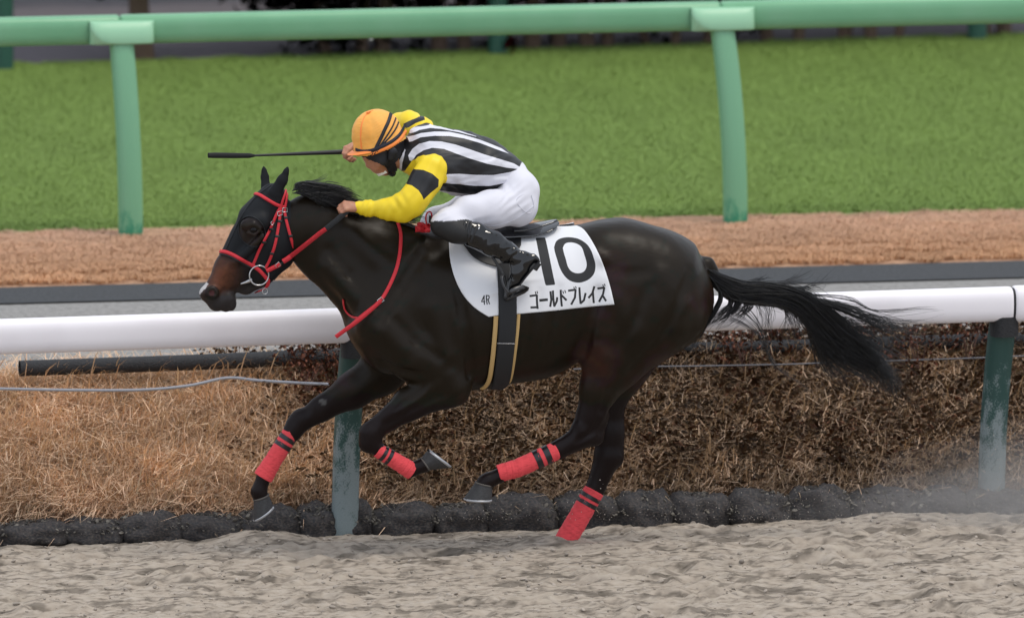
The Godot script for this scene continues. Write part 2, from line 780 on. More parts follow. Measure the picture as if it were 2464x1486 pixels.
func bank_y(x: float, z: float) -> float:
	var a := lz(L_sand, x) - 0.24
	var b := lz(L_top, x)
	var f := clampf((a - z) / (a - b), 0.0, 1.0)
	return lerpf(0.0, TOP, pow(f, 0.8)) + 0.03 * ns1.get_noise_2d(x * 0.7, z * 0.7) * (1.0 - f * 0.7)

func build_ground() -> void:
	L_sand = edge_line(1316, 1240, LOW)
	L_top = edge_line(905, 822, TOP)
	L_path = edge_line(727, 664, TOP)
	L_road = edge_line(697, 632, TOP)
	L_turf = edge_line(567, 515, TOP)
	L_far = edge_line(167, 93, TOP)
	ns1.seed = 1
	ns1.frequency = 2.2
	ns1.fractal_octaves = 3
	ns2.seed = 2
	ns2.frequency = 7.0
	ns2.fractal_octaves = 3
	ns3.seed = 3
	ns3.frequency = 26.0
	ns3.fractal_octaves = 3
	rng.seed = 21
	for i in 300:
		pits.append([rng.randf_range(-4.5, 4.5), rng.randf_range(-0.6, 3.2), rng.randf_range(0.06, 0.16), rng.randf_range(0.04, 0.10), rng.randf_range(0.012, 0.05)])
	for p in [[775, 1318, 0.15, 0.10, 0.05], [1560, 1252, 0.2, 0.08, 0.05], [2350, 1285, 0.22, 0.10, 0.05], [1500, 1385, 0.16, 0.08, 0.05], [2310, 1405, 0.14, 0.08, 0.05], [770, 1440, 0.12, 0.08, 0.05], [2060, 1340, 0.2, 0.1, 0.05]]:
		var c := at_y(Vector2(p[0], p[1]), 0.0)
		pits.append([c.x, c.z, p[2], p[3], p[4]])
	for p in pits:
		for cx in range(int(floor((p[0] - p[2] * 2.0) / 0.4)), int(floor((p[0] + p[2] * 2.0) / 0.4)) + 1):
			for cz in range(int(floor((p[1] - p[3] * 2.0) / 0.4)), int(floor((p[1] + p[3] * 2.0) / 0.4)) + 1):
				var key := Vector2i(cx, cz)
				if not pit_cells.has(key):
					pit_cells[key] = []
				pit_cells[key].append(p)
	foot_at = at_z(Vector2(1352, 1312), -0.13)
	# the wide base
	var base := PlaneMesh.new()
	base.size = Vector2(500, 500)
	M.base = mat(Color(0.27, 0.235, 0.20), 0.95)
	var bo := obj("ground", base, M.base)
	bo.position.y = -0.16
	bo.set_meta("kind", "structure")
	# sand
	M.sand = mat(Color.WHITE, 0.95, 0.0, true)
	M.sand.albedo_texture = noise_tex(0.02, 51, [Color(0.09, 0.076, 0.062), Color(0.17, 0.145, 0.120), Color(0.33, 0.284, 0.236), Color(0.39, 0.338, 0.282), Color(0.41, 0.358, 0.304), Color(0.44, 0.39, 0.335)], 1024, 6)
	M.sand.metallic_specular = 0.2
	relief(M.sand, 0.05, 52, 0.7, Vector3(0.45, 1.1, 1.25), 6)
	var st := SurfaceTool.new()
	st.begin(Mesh.PRIMITIVE_TRIANGLES)
	st.set_smooth_group(0)
	var nx := 480
	var nz := 260
	for j in nz + 1:
		for i in nx + 1:
			var x := -4.3 + 8.6 * i / nx
			var e := lz(L_sand, x)
			var z := e - 0.16 + (3.6 - e) * j / nz
			# sand colour darkened in ragged noise patches
			var blotch := ns1.get_noise_2d(x * 0.9 + 50.0, z * 2.2) + 0.55 * ns2.get_noise_2d(x * 0.6 + 9.0, z * 1.6) + 0.35 * ns3.get_noise_2d(x * 0.5, z + 7.0)
			var tone := 1.0 - 0.50 * smoothstep(0.16, 0.42, blotch) + 0.10 * ns2.get_noise_2d(x, z + 30.0)
			st.set_color(Color(tone, tone * 0.985, tone * 0.96))
			st.add_vertex(Vector3(x, sand_y(x, z), z))
	for j in nz:
		for i in nx:
			var a := j * (nx + 1) + i
			for t in [a, a + 1, a + nx + 1, a + 1, a + nx + 2, a + nx + 1]:
				st.add_index(t)
	st.generate_normals()
	var so := obj("sand_track", st.commit(), M.sand)
	so.set_meta("kind", "structure")
	# clods and crumbs thrown on the sand
	var clod := leaf_clump(1, 1, 0, 1)
	var sm := SphereMesh.new()
	sm.radius = 1.0
	sm.height = 1.5
	sm.radial_segments = 7
	sm.rings = 4
	var pl := []
	var cc := PackedColorArray()
	for i in 3600:
		var x := rng.randf_range(-3.4, 3.4)
		var z := rng.randf_range(lz(L_sand, x), 2.4)
		var s := 0.003 + 0.011 * pow(rng.randf(), 4.0)
		pl.append(up_at(Vector3(x, sand_y(x, z) + s * 0.2, z), rng.randf() * TAU, Vector3(s * rng.randf_range(0.8, 1.6), s * rng.randf_range(0.5, 1.0), s), Vector3(rng.randf_range(-0.5, 0.5), 0, rng.randf_range(-0.5, 0.5))))
		var g := rng.randf_range(0.6, 1.1)
		cc.append(Color(0.36 * g, 0.312 * g, 0.262 * g))
	M.clod = mat(Color.WHITE, 0.95, 0.0, true)
	var co := grow("sand_clods", sm, M.clod, pl, cc)
	co.set_meta("kind", "stuff")
	tag(co, "small sand crumbs scattered over the churned track", "sand")
	# the ground behind: bank, path, road, dry turf strip, turf, far road
	M.soil = mat(Color(0.42, 0.28, 0.19), 0.95)
	M.soil.albedo_texture = noise_tex(0.03, 61, [Color(0.5, 0.5, 0.5), Color(1.3, 1.2, 1.1)], 512, 5)
	relief(M.soil, 0.05, 62, 1.2, Vector3(2, 2, 2), 5)
	var bank_rough := func(x: float, z: float, f: float) -> float: return bank_y(x, z) - lerpf(0.0, TOP, f)
	var foot := [L_sand[0] - 0.0, L_sand[1]]
	strip("bank", [L_sand[0] - 0.10, L_sand[1]], L_top, 0.0, TOP, M.soil, 0.06, 30, bank_rough)
	M.path = mat(Color.WHITE, 0.95)
	M.path.albedo_texture = noise_tex(0.03, 71, [Color(0.16, 0.155, 0.147), Color(0.25, 0.243, 0.232), Color(0.30, 0.29, 0.275)], 512, 6)
	relief(M.path, 0.08, 72, 0.5, Vector3(1.3, 1.3, 1.3), 6)
	var path_rough := func(x: float, z: float, f: float) -> float: return (0.012 * ns2.get_noise_2d(x * 0.5, z) + 0.006 * ns3.get_noise_2d(x * 0.6, z)) * (1.0 - smoothstep(0.8, 1.0, f)) - 0.012 * smoothstep(0.9, 1.0, f)
	strip("path", L_top, L_path, TOP, TOP, M.path, 0.04, 60, path_rough)
	M.road = mat(Color.WHITE, 0.9)
	M.road.albedo_texture = noise_tex(0.05, 81, [Color(0.025, 0.027, 0.030), Color(0.042, 0.045, 0.049), Color(0.065, 0.068, 0.072)], 512, 6)
	relief(M.road, 0.15, 82, 0.3, Vector3(1.5, 1.5, 1.5), 4)
	strip("road", [L_path[0] + 0.01, L_path[1]], L_road, TOP - 0.004, TOP + 0.012, M.road, 0.5, 4)
	M.drysoil = mat(Color(0.46, 0.27, 0.16), 0.95)
	M.drysoil.albedo_texture = noise_tex(0.02, 91, [Color(0.5, 0.48, 0.45), Color(1.0, 1.0, 1.0), Color(1.25, 1.2, 1.15)], 512, 5)
	relief(M.drysoil, 0.06, 92, 1.0, Vector3(1.5, 1.5, 1.5), 5)
	var dry_rough := func(x: float, z: float, f: float) -> float: return (0.02 * ns1.get_noise_2d(x, z) + 0.02 * sin(f * PI)) * smoothstep(0.0, 0.2, f)
	strip("dry_verge", [L_road[0] + 0.02, L_road[1]], L_turf, TOP + 0.006, TOP + 0.02, M.drysoil, 0.1, 16, dry_rough)
	M.turfsoil = mat(Color(0.15, 0.235, 0.05), 0.95)
	M.turfsoil.albedo_texture = noise_tex(0.02, 95, [Color(0.6, 0.65, 0.6), Color(1.1, 1.05, 1.0)], 512, 5)
	M.turfsoil.uv1_triplanar = true
	M.turfsoil.uv1_world_triplanar = true
	M.turfsoil.uv1_scale = Vector3(0.7, 0.7, 0.7)
	strip("turf", [L_turf[0] + 0.02, L_turf[1]], L_far, TOP + 0.018, TOP + 0.03, M.turfsoil, 0.3, 16)
	M.farroad = mat(Color(0.135, 0.12, 0.13), 0.9)
	M.farroad.albedo_texture = noise_tex(0.05, 83, [Color(0.8, 0.8, 0.8), Color(1.15, 1.15, 1.15)], 256, 5)
	M.farroad.uv1_triplanar = true
	M.farroad.uv1_world_triplanar = true
	strip("far_road", [L_far[0] + 0.02, L_far[1]], [L_far[0] - 9.0, L_far[1]], TOP + 0.022, TOP + 0.022, M.farroad, 1.0, 2)
	var back := strip("far_ground", [L_far[0] - 8.9, L_far[1]], [L_far[0] - 90.0, L_far[1]], TOP + 0.01, TOP + 0.01, M.turfsoil, 3.0, 2)
	back.scale.x = 12.0

func build_grass() -> void:
	rng.seed = 33
	var gm := mat(Color.WHITE, 0.75, 0.0, true)
	gm.backlight_enabled = true
	gm.backlight = Color(0.4, 0.4, 0.3)
	var nz := FastNoiseLite.new()
	nz.seed = 9
	nz.frequency = 1.6
	nz.fractal_octaves = 3
	var nf := FastNoiseLite.new()
	nf.seed = 10
	nf.frequency = 9.0
	# green turf, in sods of many blades
	var pl := []
	var cc := PackedColorArray()
	for a in 44:
		for b in 30:
			var x := -4.8 + 12.8 * (a + 0.5) / 44.0
			var f := (b + 0.5) / 30.0
			var z := lerpf(lz(L_turf, x) - 0.12, lz(L_far, x) + 0.12, f)
			var wide := maxf(1.0, absf(lz(L_turf, x) - lz(L_far, x)) / 30.0 / 0.30)
			pl.append(Transform3D(Basis.from_euler(Vector3(0, rng.randf() * TAU, 0)), Vector3(x + rng.randf_range(-0.04, 0.04), TOP + 0.016 + 0.012 * f, z)).scaled_local(Vector3(wide, rng.randf_range(0.85, 1.15), wide)))
			var g := 1.0 + 0.12 * nz.get_noise_2d(x, z * 0.5)
			cc.append(Color(0.232 * g, 0.350 * g, 0.080 * g))
	var o := grow("turf_grass", blades(3600, 0.022, -0.19, 0.8, 0.0017, 20), gm, pl, cc)
	o.set_meta("kind", "stuff")
	tag(o, "short bright green turf grass beyond the green rail", "grass")
	# dry verge
	pl = []
	cc = PackedColorArray()
	for a in 43:
		for b in 6:
			var x := -4.8 + 12.8 * (a + 0.5) / 43.0
			var f := (b + 0.5) / 6.0
			var z := lerpf(lz(L_road, x) - 0.14, lz(L_turf, x) + 0.10, f)
			pl.append(Transform3D(Basis.from_euler(Vector3(0, rng.randf() * TAU, 0)), Vector3(x, TOP + 0.008 + 0.02 * sin(f * PI), z)).scaled_local(Vector3(1.0, rng.randf_range(0.7, 1.1), 1.0)))
			var g := 0.95 + 0.18 * nz.get_noise_2d(x * 0.6, z * 1.5)
			cc.append(Color(0.66 * g, lerpf(0.37, 0.41, f) * g, lerpf(0.20, 0.285, f) * g))
	var o2 := grow("dry_grass", blades(2300, 0.032, -0.19, 1.4, 0.0022, 30), gm, pl, cc)
	o2.set_meta("kind", "stuff")
	tag(o2, "withered orange-brown grass strip between the road and turf", "grass")
	pl = []
	cc = PackedColorArray()
	# long dead grass on the bank: lies over, tangled
	for i in 17000:
		var x := rng.randf_range(-3.6, 4.4)
		var a := lz(L_sand, x) - 0.30
		var b := lz(L_top, x)
		var f := rng.randf()
		var z := lerpf(a, b, f)
		# thins out where the leafy hedge takes over
		var hedge := smoothstep(-0.95, -0.1, x + 0.25 * nz.get_noise_2d(x * 0.6, z * 2.0))
		if rng.randf() < hedge * 0.45 and f < 0.85:
			continue
		var s := rng.randf_range(0.7, 1.5)
		pl.append(up_at(Vector3(x, bank_y(x, z) - 0.01, z), rng.randf() * TAU, Vector3(s, s * rng.randf_range(0.6, 1.1) * (1.0 - 0.55 * smoothstep(0.7, 1.0, f)), s), Vector3(rng.randf_range(-0.1, 0.6), 0, rng.randf_range(-0.5, 0.5))))
		var g := 1.0 + 0.5 * nz.get_noise_2d(x * 1.2, z * 2.5) + 0.35 * nf.get_noise_2d(x, z)
		var tn := rng.randf()
		var c := Color(0.74, 0.47, 0.30).lerp(Color(0.78, 0.59, 0.42), tn)
		if hedge > 0.6:
			c = c.lerp(Color(0.62, 0.44, 0.30), 0.7)
		cc.append(Color(c.r * g, c.g * g, c.b * g))
	var o3 := grow("dead_grass", blades(30, 0.10, 0.07, 1.7, 0.0017, 3), gm, pl, cc)
	o3.set_meta("kind", "stuff")
	tag(o3, "long tan dead grass covering the bank behind the black bags", "grass")
	# the hedge of dead brown leaves on bare twigs
	pl = []
	cc = PackedColorArray()
	for i in 3600:
		var x := rng.randf_range(-1.5, 4.4)
		var a := lz(L_sand, x) - 0.24
		var b := lz(L_top, x)
		var w := smoothstep(-1.1, 0.0, x + 0.4 * nz.get_noise_2d(x * 0.8 + 9.0, 3.0))
		if rng.randf() > w:
			continue
		var f := pow(rng.randf(), 0.8)
		var z := lerpf(a, b - 0.05, f)
		var top := 0.15 + 0.09 * nz.get_noise_2d(x * 1.4, z * 2.0)
		var y := bank_y(x, z) + (1.0 - 0.7 * rng.randf() * rng.randf()) * top * (1.0 - 0.5 * f)
		var s := rng.randf_range(0.8, 1.35)
		pl.append(up_at(Vector3(x, y, z), rng.randf() * TAU, Vector3(s, s, s)))
		var g := 0.85 + 0.4 * nf.get_noise_2d(x, y * 2.0 + z)
		var r := rng.randf()
		var c := Color(0.58, 0.38, 0.25)
		if r < 0.34:
			c = Color(0.76, 0.57, 0.41)
		elif r < 0.52:
			c = Color(0.58, 0.30, 0.19)
		elif r < 0.72:
			c = Color(0.48, 0.35, 0.26)
		cc.append(Color(c.r * g, c.g * g, c.b * g))
	var lm := mat(Color.WHITE, 0.8, 0.0, true)
	lm.backlight_enabled = true
	lm.backlight = Color(0.5, 0.4, 0.3)
	var o4 := grow("dead_leaf_hedge", leaf_clump(22, 0.015, 0.055, 5, 1.6), lm, pl, cc)
	o4.set_meta("kind", "stuff")
	tag(o4, "low hedge of withered brown leaves on the bank behind the bags", "hedge")
	# bare stems among the leaves
	pl = []
	cc = PackedColorArray()
	for i in 900:
		var x := rng.randf_range(-1.2, 4.3)
		var z := lerpf(lz(L_sand, x) - 0.26, lz(L_top, x), rng.randf())
		var s := rng.randf_range(0.6, 1.2)
		pl.append(up_at(Vector3(x, bank_y(x, z), z), rng.randf() * TAU, Vector3(s, s, s), Vector3(rng.randf_range(-0.2, 0.4), 0, rng.randf_range(-0.3, 0.3))))
		var g := rng.randf_range(0.5, 1.3)
		cc.append(Color(0.32 * g, 0.215 * g, 0.145 * g))
	var o5 := grow("bare_stems", blades(6, 0.26, 0.03, 0.5, 0.0022, 7), gm, pl, cc)
	o5.set_meta("kind", "stuff")
	tag(o5, "thin bare brown stems standing in the withered hedge", "stems")
	# red-leaved sprigs along the top
	var red_leaf := leaf_clump(56, 0.014, 0.07, 8, 1.6)
	var rl := mat(Color(0.60, 0.24, 0.15), 0.7, 0.0, true)
	var twig := mat(Color(0.10, 0.05, 0.035), 0.85)
	var spots := [[725, 872, 0.11, "beside the dark green rail post"], [805, 890, 0.10, "half hidden behind the rail post"], [735, 905, 0.08, "low over the pale hose end"], [1735, 836, 0.16, "under the root of the tail"], [1800, 860, 0.14, "below the streaming tail"], [2215, 850, 0.12, "behind the tip of the tail"], [2060, 835, 0.13, "between the tail and the pipe"], [2330, 830, 0.13, "against the second rail post"], [1880, 830, 0.12, "in front of the black pipe"]]
	for s in spots:
		var c := at_y(Vector2(s[0], s[1] + 10), TOP + 0.03)
		var t := thing("red_leaf_shrub", "small shrub of reddish brown leaves %s" % s[3], "shrub", c, "red-leaved shrubs along the bank top")
		var hgt: float = s[2]
		for j in 5:
			var off := Vector3(rng.randf_range(-0.05, 0.05), 0, rng.randf_range(-0.04, 0.04))
			var tip := c + off * 1.6 + Vector3(0, hgt * rng.randf_range(0.5, 1.2), 0)
			obj("stem", tube(PackedVector3Array([c + off * 0.4 - Vector3(0, 0.05, 0), c.lerp(tip, 0.5) + off * 0.3, tip]), PackedFloat32Array([0.004, 0.003, 0.002]), 6), twig, t)
			var lo := obj("leaves", red_leaf, rl, t)
			lo.position = tip - c
			lo.rotation.y = j * 2.1 + rng.randf()

# ---------------------------------------------------------------- bags, pipes, rails, trees
func lumpy(sx: float, sy: float, sz: float, sd: int, flat := 0.6) -> ArrayMesh:
	var n := FastNoiseLite.new()
	n.seed = sd
	n.frequency = 1.1
	n.fractal_octaves = 2
	var n2 := FastNoiseLite.new()
	n2.seed = sd + 50
	n2.frequency = 9.0
	n2.fractal_octaves = 2
	var rings := []
	for i in 27:
		var t := -1.0 + 2.0 * i / 26.0
		var rr := pow(maxf(0.0, 1.0 - pow(absf(t), 3.2)), 0.5)
		rr = maxf(rr, 0.03)
		var ring := PackedVector3Array()
		for j in 34:
			var a := TAU * j / 34.0
			var cy := sin(a)
			var cz := cos(a)
			var sq := 1.0 / pow(pow(absf(cy), 2.7) + pow(absf(cz), 2.7), 1.0 / 2.7)
			var p := Vector3(t, cy * sq * rr, cz * sq * rr)
			var f := 1.0 + 0.34 * n.get_noise_3dv(p) + 0.07 * n2.get_noise_3dv(p)
			ring.append(Vector3(p.x * sx * (1.0 + 0.03 * n.get_noise_3dv(p * 2.0)), maxf(p.y * sy * f, -sy * flat), p.z * sz * f))
		rings.append(ring)
	return skin(rings)

func build_bags() -> void:
	rng.seed = 44
	M.bag = mat(Color.WHITE, 0.88)
	M.bag.albedo_texture = noise_tex(0.045, 101, [Color(0.012, 0.013, 0.015), Color(0.018, 0.019, 0.022), Color(0.030, 0.031, 0.033), Color(0.055, 0.043, 0.040), Color(0.09, 0.083, 0.072), Color(0.17, 0.155, 0.13)], 512, 5)
	relief(M.bag, 0.045, 101, 0.35, Vector3(2.2, 4.0, 2.2), 5)
	var stone := mat(Color.WHITE, 0.9, 0.0, true)
	var xs := [-130, 12, 165, 302, 442, 587, 728, 838, 905, 1055, 1179, 1344, 1495, 1626, 1763, 1913, 2056, 2212, 2340, 2470, 2610]
	var words := ["", "", "", "", "below the reaching hoof", "beside it under the fetlock", "at the foot of the first rail post", "just past the first rail post", "under the folded foreleg", "below the folded hoof", "under the hovering hind hoof", "in front of the planted hind leg", "behind the planted hind leg", "", "", "", "in the thin dust", "in the dust before the second post", "at the foot of the second rail post", "", ""]
	var sm := SphereMesh.new()
	sm.radius = 1.0
	sm.height = 1.4
	sm.radial_segments = 6
	sm.rings = 3
	for i in xs.size() - 1:
		var u: float = (float(xs[i]) + float(xs[i + 1])) * 0.5
		var w := float(xs[i + 1] - xs[i])
		var e := at_y(Vector2(u, 1316 - 76.0 * u / VW), LOW)
		var sx := w / 505.0 * 0.5 * rng.randf_range(1.14, 1.24)
		var sy := rng.randf_range(0.075, 0.125)
		if u < 700:
			sy *= 0.85
		var c := Vector3(e.x, LOW + 0.03, e.z - 0.125)
		var bag := thing("gravel_bag", "black woven gravel bag in the row edging the sand" if words[i] == "" else "black woven gravel bag %s" % words[i], "gravel bag", c, "black gravel bags along the track edge")
		var o := obj("sack", lumpy(sx, sy, 0.125, 200 + i * 3), M.bag, bag)
		o.position = Vector3.ZERO
		o.rotation = Vector3(rng.randf_range(-0.08, 0.08), atan(L_sand[1]) * -1.0 + rng.randf_range(-0.12, 0.12), rng.randf_range(-0.10, 0.10))
		# stones that show through the worn top
		var pl := []
		var cc := PackedColorArray()
		for s in 120:
			var a := rng.randf_range(-0.9, 0.9)
			var b := rng.randf_range(0.25, 2.2)
			var p := Vector3(a * sx, sin(b) * sy * 0.97 * sqrt(maxf(0.05, 1.0 - pow(absf(a), 3.4))), cos(b) * 0.118)
			var r := 0.003 + 0.008 * pow(rng.randf(), 2.0)
			pl.append(up_at(c + p, rng.randf() * TAU, Vector3(r * 1.4, r * 0.55, r), Vector3(rng.randf(), 0, rng.randf())))
			var g := rng.randf_range(0.25, 1.0)
			cc.append(Color(0.20 * g, 0.18 * g, 0.15 * g))
		var so := grow("stones", sm, stone, pl, cc, bag)
		so.set_meta("kind", "stuff")

func wire(called: String, px: Array, y: float, r: float, m: Material, label: String, cat: String, seg := 10, lift = null) -> MeshInstance3D:
	var p := []
	for v in px:
		var c := at_y(Vector2(v[0], v[1]), y)
		p.append(c)
	var pp := smooth3(p, 6)
	var rr := PackedFloat32Array()
	rr.resize(pp.size())
	rr.fill(r)
	var o := obj(called, tube(pp, rr, seg), m)
	tag(o, label, cat)
	return o

func build_pipes() -> void:
	M.pipe = mat(Color(0.010, 0.011, 0.014), 0.65)
	relief(M.pipe, 0.03, 111, 0.4, Vector3(3, 12, 12), 3)
	wire("drain_pipe", [[46, 886], [250, 879], [500, 870], [700, 861], [860, 854]], TOP + 0.075, 0.038, M.pipe, "thick black pipe lying on the bank top by the dead grass", "pipe", 16)
	wire("drain_pipe", [[1560, 842], [1700, 839], [1900, 834], [2150, 826], [2400, 818], [2640, 812]], TOP + 0.05, 0.034, M.pipe, "thick black pipe behind the red shrubs and the tail", "pipe", 16)
	M.oldhose = mat(Color(0.13, 0.13, 0.14), 0.8)
	M.hose = mat(Color(0.27, 0.285, 0.32), 0.6)
	wire("hose", [[-200, 932], [0, 935], [150, 938], [330, 938], [450, 928], [545, 909], [620, 915], [700, 920], [790, 924]], TOP + 0.03, 0.0070, M.hose, "pale grey hose sagging along the dead grass bank", "hose")
	wire("hose", [[1380, 888], [1560, 882], [1700, 880], [1900, 876], [2000, 872], [2200, 866], [2420, 858], [2600, 850]], TOP + 0.03, 0.0038, M.oldhose, "pale grey hose running along the brown hedge top", "hose")

func sweep_rail(a: Vector3, b: Vector3, hh: float, dd: float, seg := 28, pinch := 0.0) -> ArrayMesh:
	var dir := (b - a).normalized()
	var side := dir.cross(Vector3(0, 1, 0)).normalized()
	var upv := side.cross(dir).normalized()
	var rings := []
	var l := (b - a).length()
	for e in [[0.0, 0.86], [0.006, 0.97], [0.015, 1.0], [l * 0.25, 1.0], [l * 0.5, 1.0], [l * 0.75, 1.0], [l - 0.015, 1.0], [l - 0.006, 0.97], [l, 0.86]]:
		var ring := PackedVector3Array()
		for j in seg:
			var w := TAU * j / seg
			var c := cos(w)
			var s := sin(w)
			var sq := 1.0 / pow(pow(absf(c), 3.0) + pow(absf(s), 3.0), 1.0 / 3.0)
			ring.append(a + dir * e[0] + (side * c * dd + upv * s * hh) * sq * e[1])
		rings.append(ring)
	return skin(rings)

func post_mesh(base: Vector3, top: Vector3, w: float, d: float) -> ArrayMesh:
	var st := SurfaceTool.new()
	st.begin(Mesh.PRIMITIVE_TRIANGLES)
	st.set_smooth_group(0)
	for i in 17:
		var t := i / 16.0
		var c := base.lerp(top, t)
		# stands upright, then leans over to the rail
		var f := pow(t, 2.2)
		c.x = lerpf(base.x, top.x, f)
		c.z = lerpf(base.z, top.z, f)
		for j in 25:
			var a := TAU * j / 24.0
			var x := cos(a)
			var s := sin(a)
			var sq := 1.0 / pow(pow(absf(x), 2.8) + pow(absf(s), 2.8), 1.0 / 2.8)
			st.set_uv(Vector2(j / 24.0, 1.0 - t))
			st.add_vertex(c + Vector3(x * w * sq, 0, s * d * sq))
	for i in 16:
		for j in 24:
			var a := i * 25 + j
			for t in [a, a + 25, a + 1, a + 1, a + 25, a + 26]:
				st.add_index(t)
	st.generate_normals()
	return st.commit()

# paint with a dried splash or stain at its foot: ragged, grainy, thinning out upwards
func stained(paint: Color, dirt: Color, reach: float, soft: float, sd: int) -> ImageTexture:
	var n := FastNoiseLite.new()
	n.seed = sd
	n.frequency = 0.02
	n.fractal_octaves = 5
	var g := FastNoiseLite.new()
	g.seed = sd + 1
	g.frequency = 0.22
	g.fractal_octaves = 2
	var img := Image.create(192, 640, false, Image.FORMAT_RGB8)
	for y in 640:
		var up := 1.0 - y / 640.0
		for x in 192:
			var v := (reach - up) / soft + 0.9 * n.get_noise_2d(x * 1.6, y * 0.6) + 0.5 * g.get_noise_2d(x, y * 0.5)
			var w := clampf(v * 1.6, 0.0, 1.0)
			var c := paint.lerp(dirt, w) * (1.0 + 0.12 * g.get_noise_2d(x + 300.0, y))
			c.a = 1.0
			img.set_pixel(x, y, c.linear_to_srgb())
	return ImageTexture.create_from_image(img)

func build_rails() -> void:
	# white inner rail, its dark green posts set back and leaning out over the track
	M.white = mat(Color(0.83, 0.80, 0.83), 0.5)
	M.white.albedo_texture = noise_tex(0.008, 121, [Color(0.93, 0.92, 0.92), Color(1, 1, 1), Color(1, 1, 1)], 256, 4)
	M.white.uv1_triplanar = true
	M.white.uv1_world_triplanar = true
	M.postgreen = mat(Color.WHITE, 0.42)
	var g := Gradient.new()
	# bare dark paint above, pale dried splash-back of sand below
	M.postgreen = mat(Color.WHITE, 0.5, 0.0, true)
	var b0 := at_y(Vector2(830, 1290), LOW - 0.01)
	var b1 := at_y(Vector2(2386, 1232), LOW - 0.01)
	var zr := 0.16
	var r0 := at_z(Vector2(846, 782), b0.z + zr)
	var r1 := at_z(Vector2(2412, 731), b1.z + zr)
	var dir := (r1 - r0) / (r1.x - r0.x)
	var wr := thing("white_rail", "white oval running rail on dark green posts beside the sand", "rail", b0)
	var joint := at_z(Vector2(2437, 730), b1.z + zr)
	var jl := r0 + dir * (joint.x - r0.x)
	var hh := 0.0815
	var dd := 0.062
	obj("rail_section", sweep_rail(r0 + dir * (-5.5 - r0.x), r0 + dir * (-3.05 - r0.x), hh, dd), M.white, wr)
	obj("rail_section", sweep_rail(r0 + dir * (-3.046 - r0.x), jl - dir * 0.003, hh, dd), M.white, wr)
	obj("rail_section", sweep_rail(jl + dir * 0.003, r0 + dir * (5.5 - r0.x), hh * 1.04, dd * 1.04), M.white, wr)
	obj("joint_liner", sweep_rail(jl - dir * 0.05, jl + dir * 0.05, hh * 0.93, dd * 0.93), M.pipe, wr)
	var splash := FastNoiseLite.new()
	splash.seed = 77
	splash.frequency = 14.0
	splash.fractal_octaves = 4
	for b in [b0, b1, b0 + (b0 - b1)]:
		var t: Vector3 = r0 + dir * (b.x - r0.x) + dir * 0.02
		t.y -= hh * 0.7
		t.z -= 0.01
		var pm := post_mesh(b - Vector3(0, 0.05, 0), t, 0.062, 0.062)
		obj("post", pm, M.wpost, wr)
		# dark saddle clamp under the rail
		var cb: Vector3 = t - Vector3(0, 0.06, 0)
		obj("clamp", post_mesh(cb - Vector3(0, 0.035, 0), t + Vector3(0, 0.0, 0), 0.0655, 0.0655), M.pipe, wr)

	# pale green rail, seen from behind
	M.green = mat(Color.WHITE, 0.38)
	M.green.albedo_texture = noise_tex(0.006, 131, [Color(0.135, 0.355, 0.19), Color(0.155, 0.385, 0.21), Color(0.17, 0.395, 0.225)], 512, 5)
	M.green.uv1_triplanar = true
	M.green.uv1_world_triplanar = true
	M.greenpale = mat(Color(0.28, 0.54, 0.34), 0.4)
	var c0 := at_y(Vector2(314, 572), TOP + 0.01)
	var c1 := at_y(Vector2(1770, 543), TOP + 0.01)
	var zo := -0.16
	var s0 := at_z(Vector2(287, 70), c0.z + zo)
	var s1 := at_z(Vector2(1733, 37), c1.z + zo)
	var d2 := (s1 - s0) / (s1.x - s0.x)
	var gr := thing("green_rail", "pale green running rail and posts between dry verge and turf", "rail", c0)
	hh = 0.074
	dd = 0.058
	var sp := s1.x - s0.x
	for i in range(-1, 3):
		var xa := s0.x + sp * (i - 0.0)
		obj("rail_section", sweep_rail(s0 + d2 * (xa - s0.x + 0.002), s0 + d2 * (xa + sp - s0.x - 0.002), hh, dd), M.green, gr)
	for i in range(-1, 3):
		var b: Vector3 = c0 + (c1 - c0) * i
		var t := s0 + d2 * sp * i
		var tp := t + Vector3(0.0, -hh * 0.75, 0.05)
		obj("post", post_mesh(b - Vector3(0, 0.05, 0), tp, 0.0615, 0.055), M.gpost, gr)
		# scoop-shaped bracket on the near face of the joint
		var rings := []
		var face := t + Vector3(0, 0.0, dd)
		for e in [[-0.165, 0.30, 0.012], [-0.158, 0.34, 0.03], [-0.14, 0.52, 0.042], [-0.11, 0.74, 0.05], [-0.07, 0.86, 0.053], [0.0, 0.9, 0.055], [0.1, 0.9, 0.055], [0.145, 0.9, 0.052], [0.16, 0.85, 0.035], [0.165, 0.8, 0.012]]:
			var ring := PackedVector3Array()
			var y1 := 0.048
			var y0 := -0.066
			var dep: float = e[2]
			var yk := lerpf(y1, y0, e[1])
			for pnt in [[y1 + 0.004, -0.03], [y1, 0.012], [y1 - 0.006, dep * 0.55], [lerpf(y1, yk, 0.5), dep * 0.85], [yk, dep * 1.15], [yk - 0.008, dep * 1.08], [y0 + 0.004, dep * 0.95], [y0, dep * 0.8], [y0, -0.03]]:
				ring.append(face + Vector3(e[0], pnt[0], pnt[1]))
			rings.append(ring)
		obj("bracket", skin(rings), M.greenpale, gr)
	for v in [[893, 95], [1422, 79]]:
		var c := at_z(Vector2(v[0], v[1]), s0.z)
		var bb := SphereMesh.new()
		bb.radius = 0.010
		bb.height = 0.008
		bb.radial_segments = 12
		bb.rings = 6
		var bo := obj("bolt", bb, M.tab, gr)
		bo.position = c - gr.position

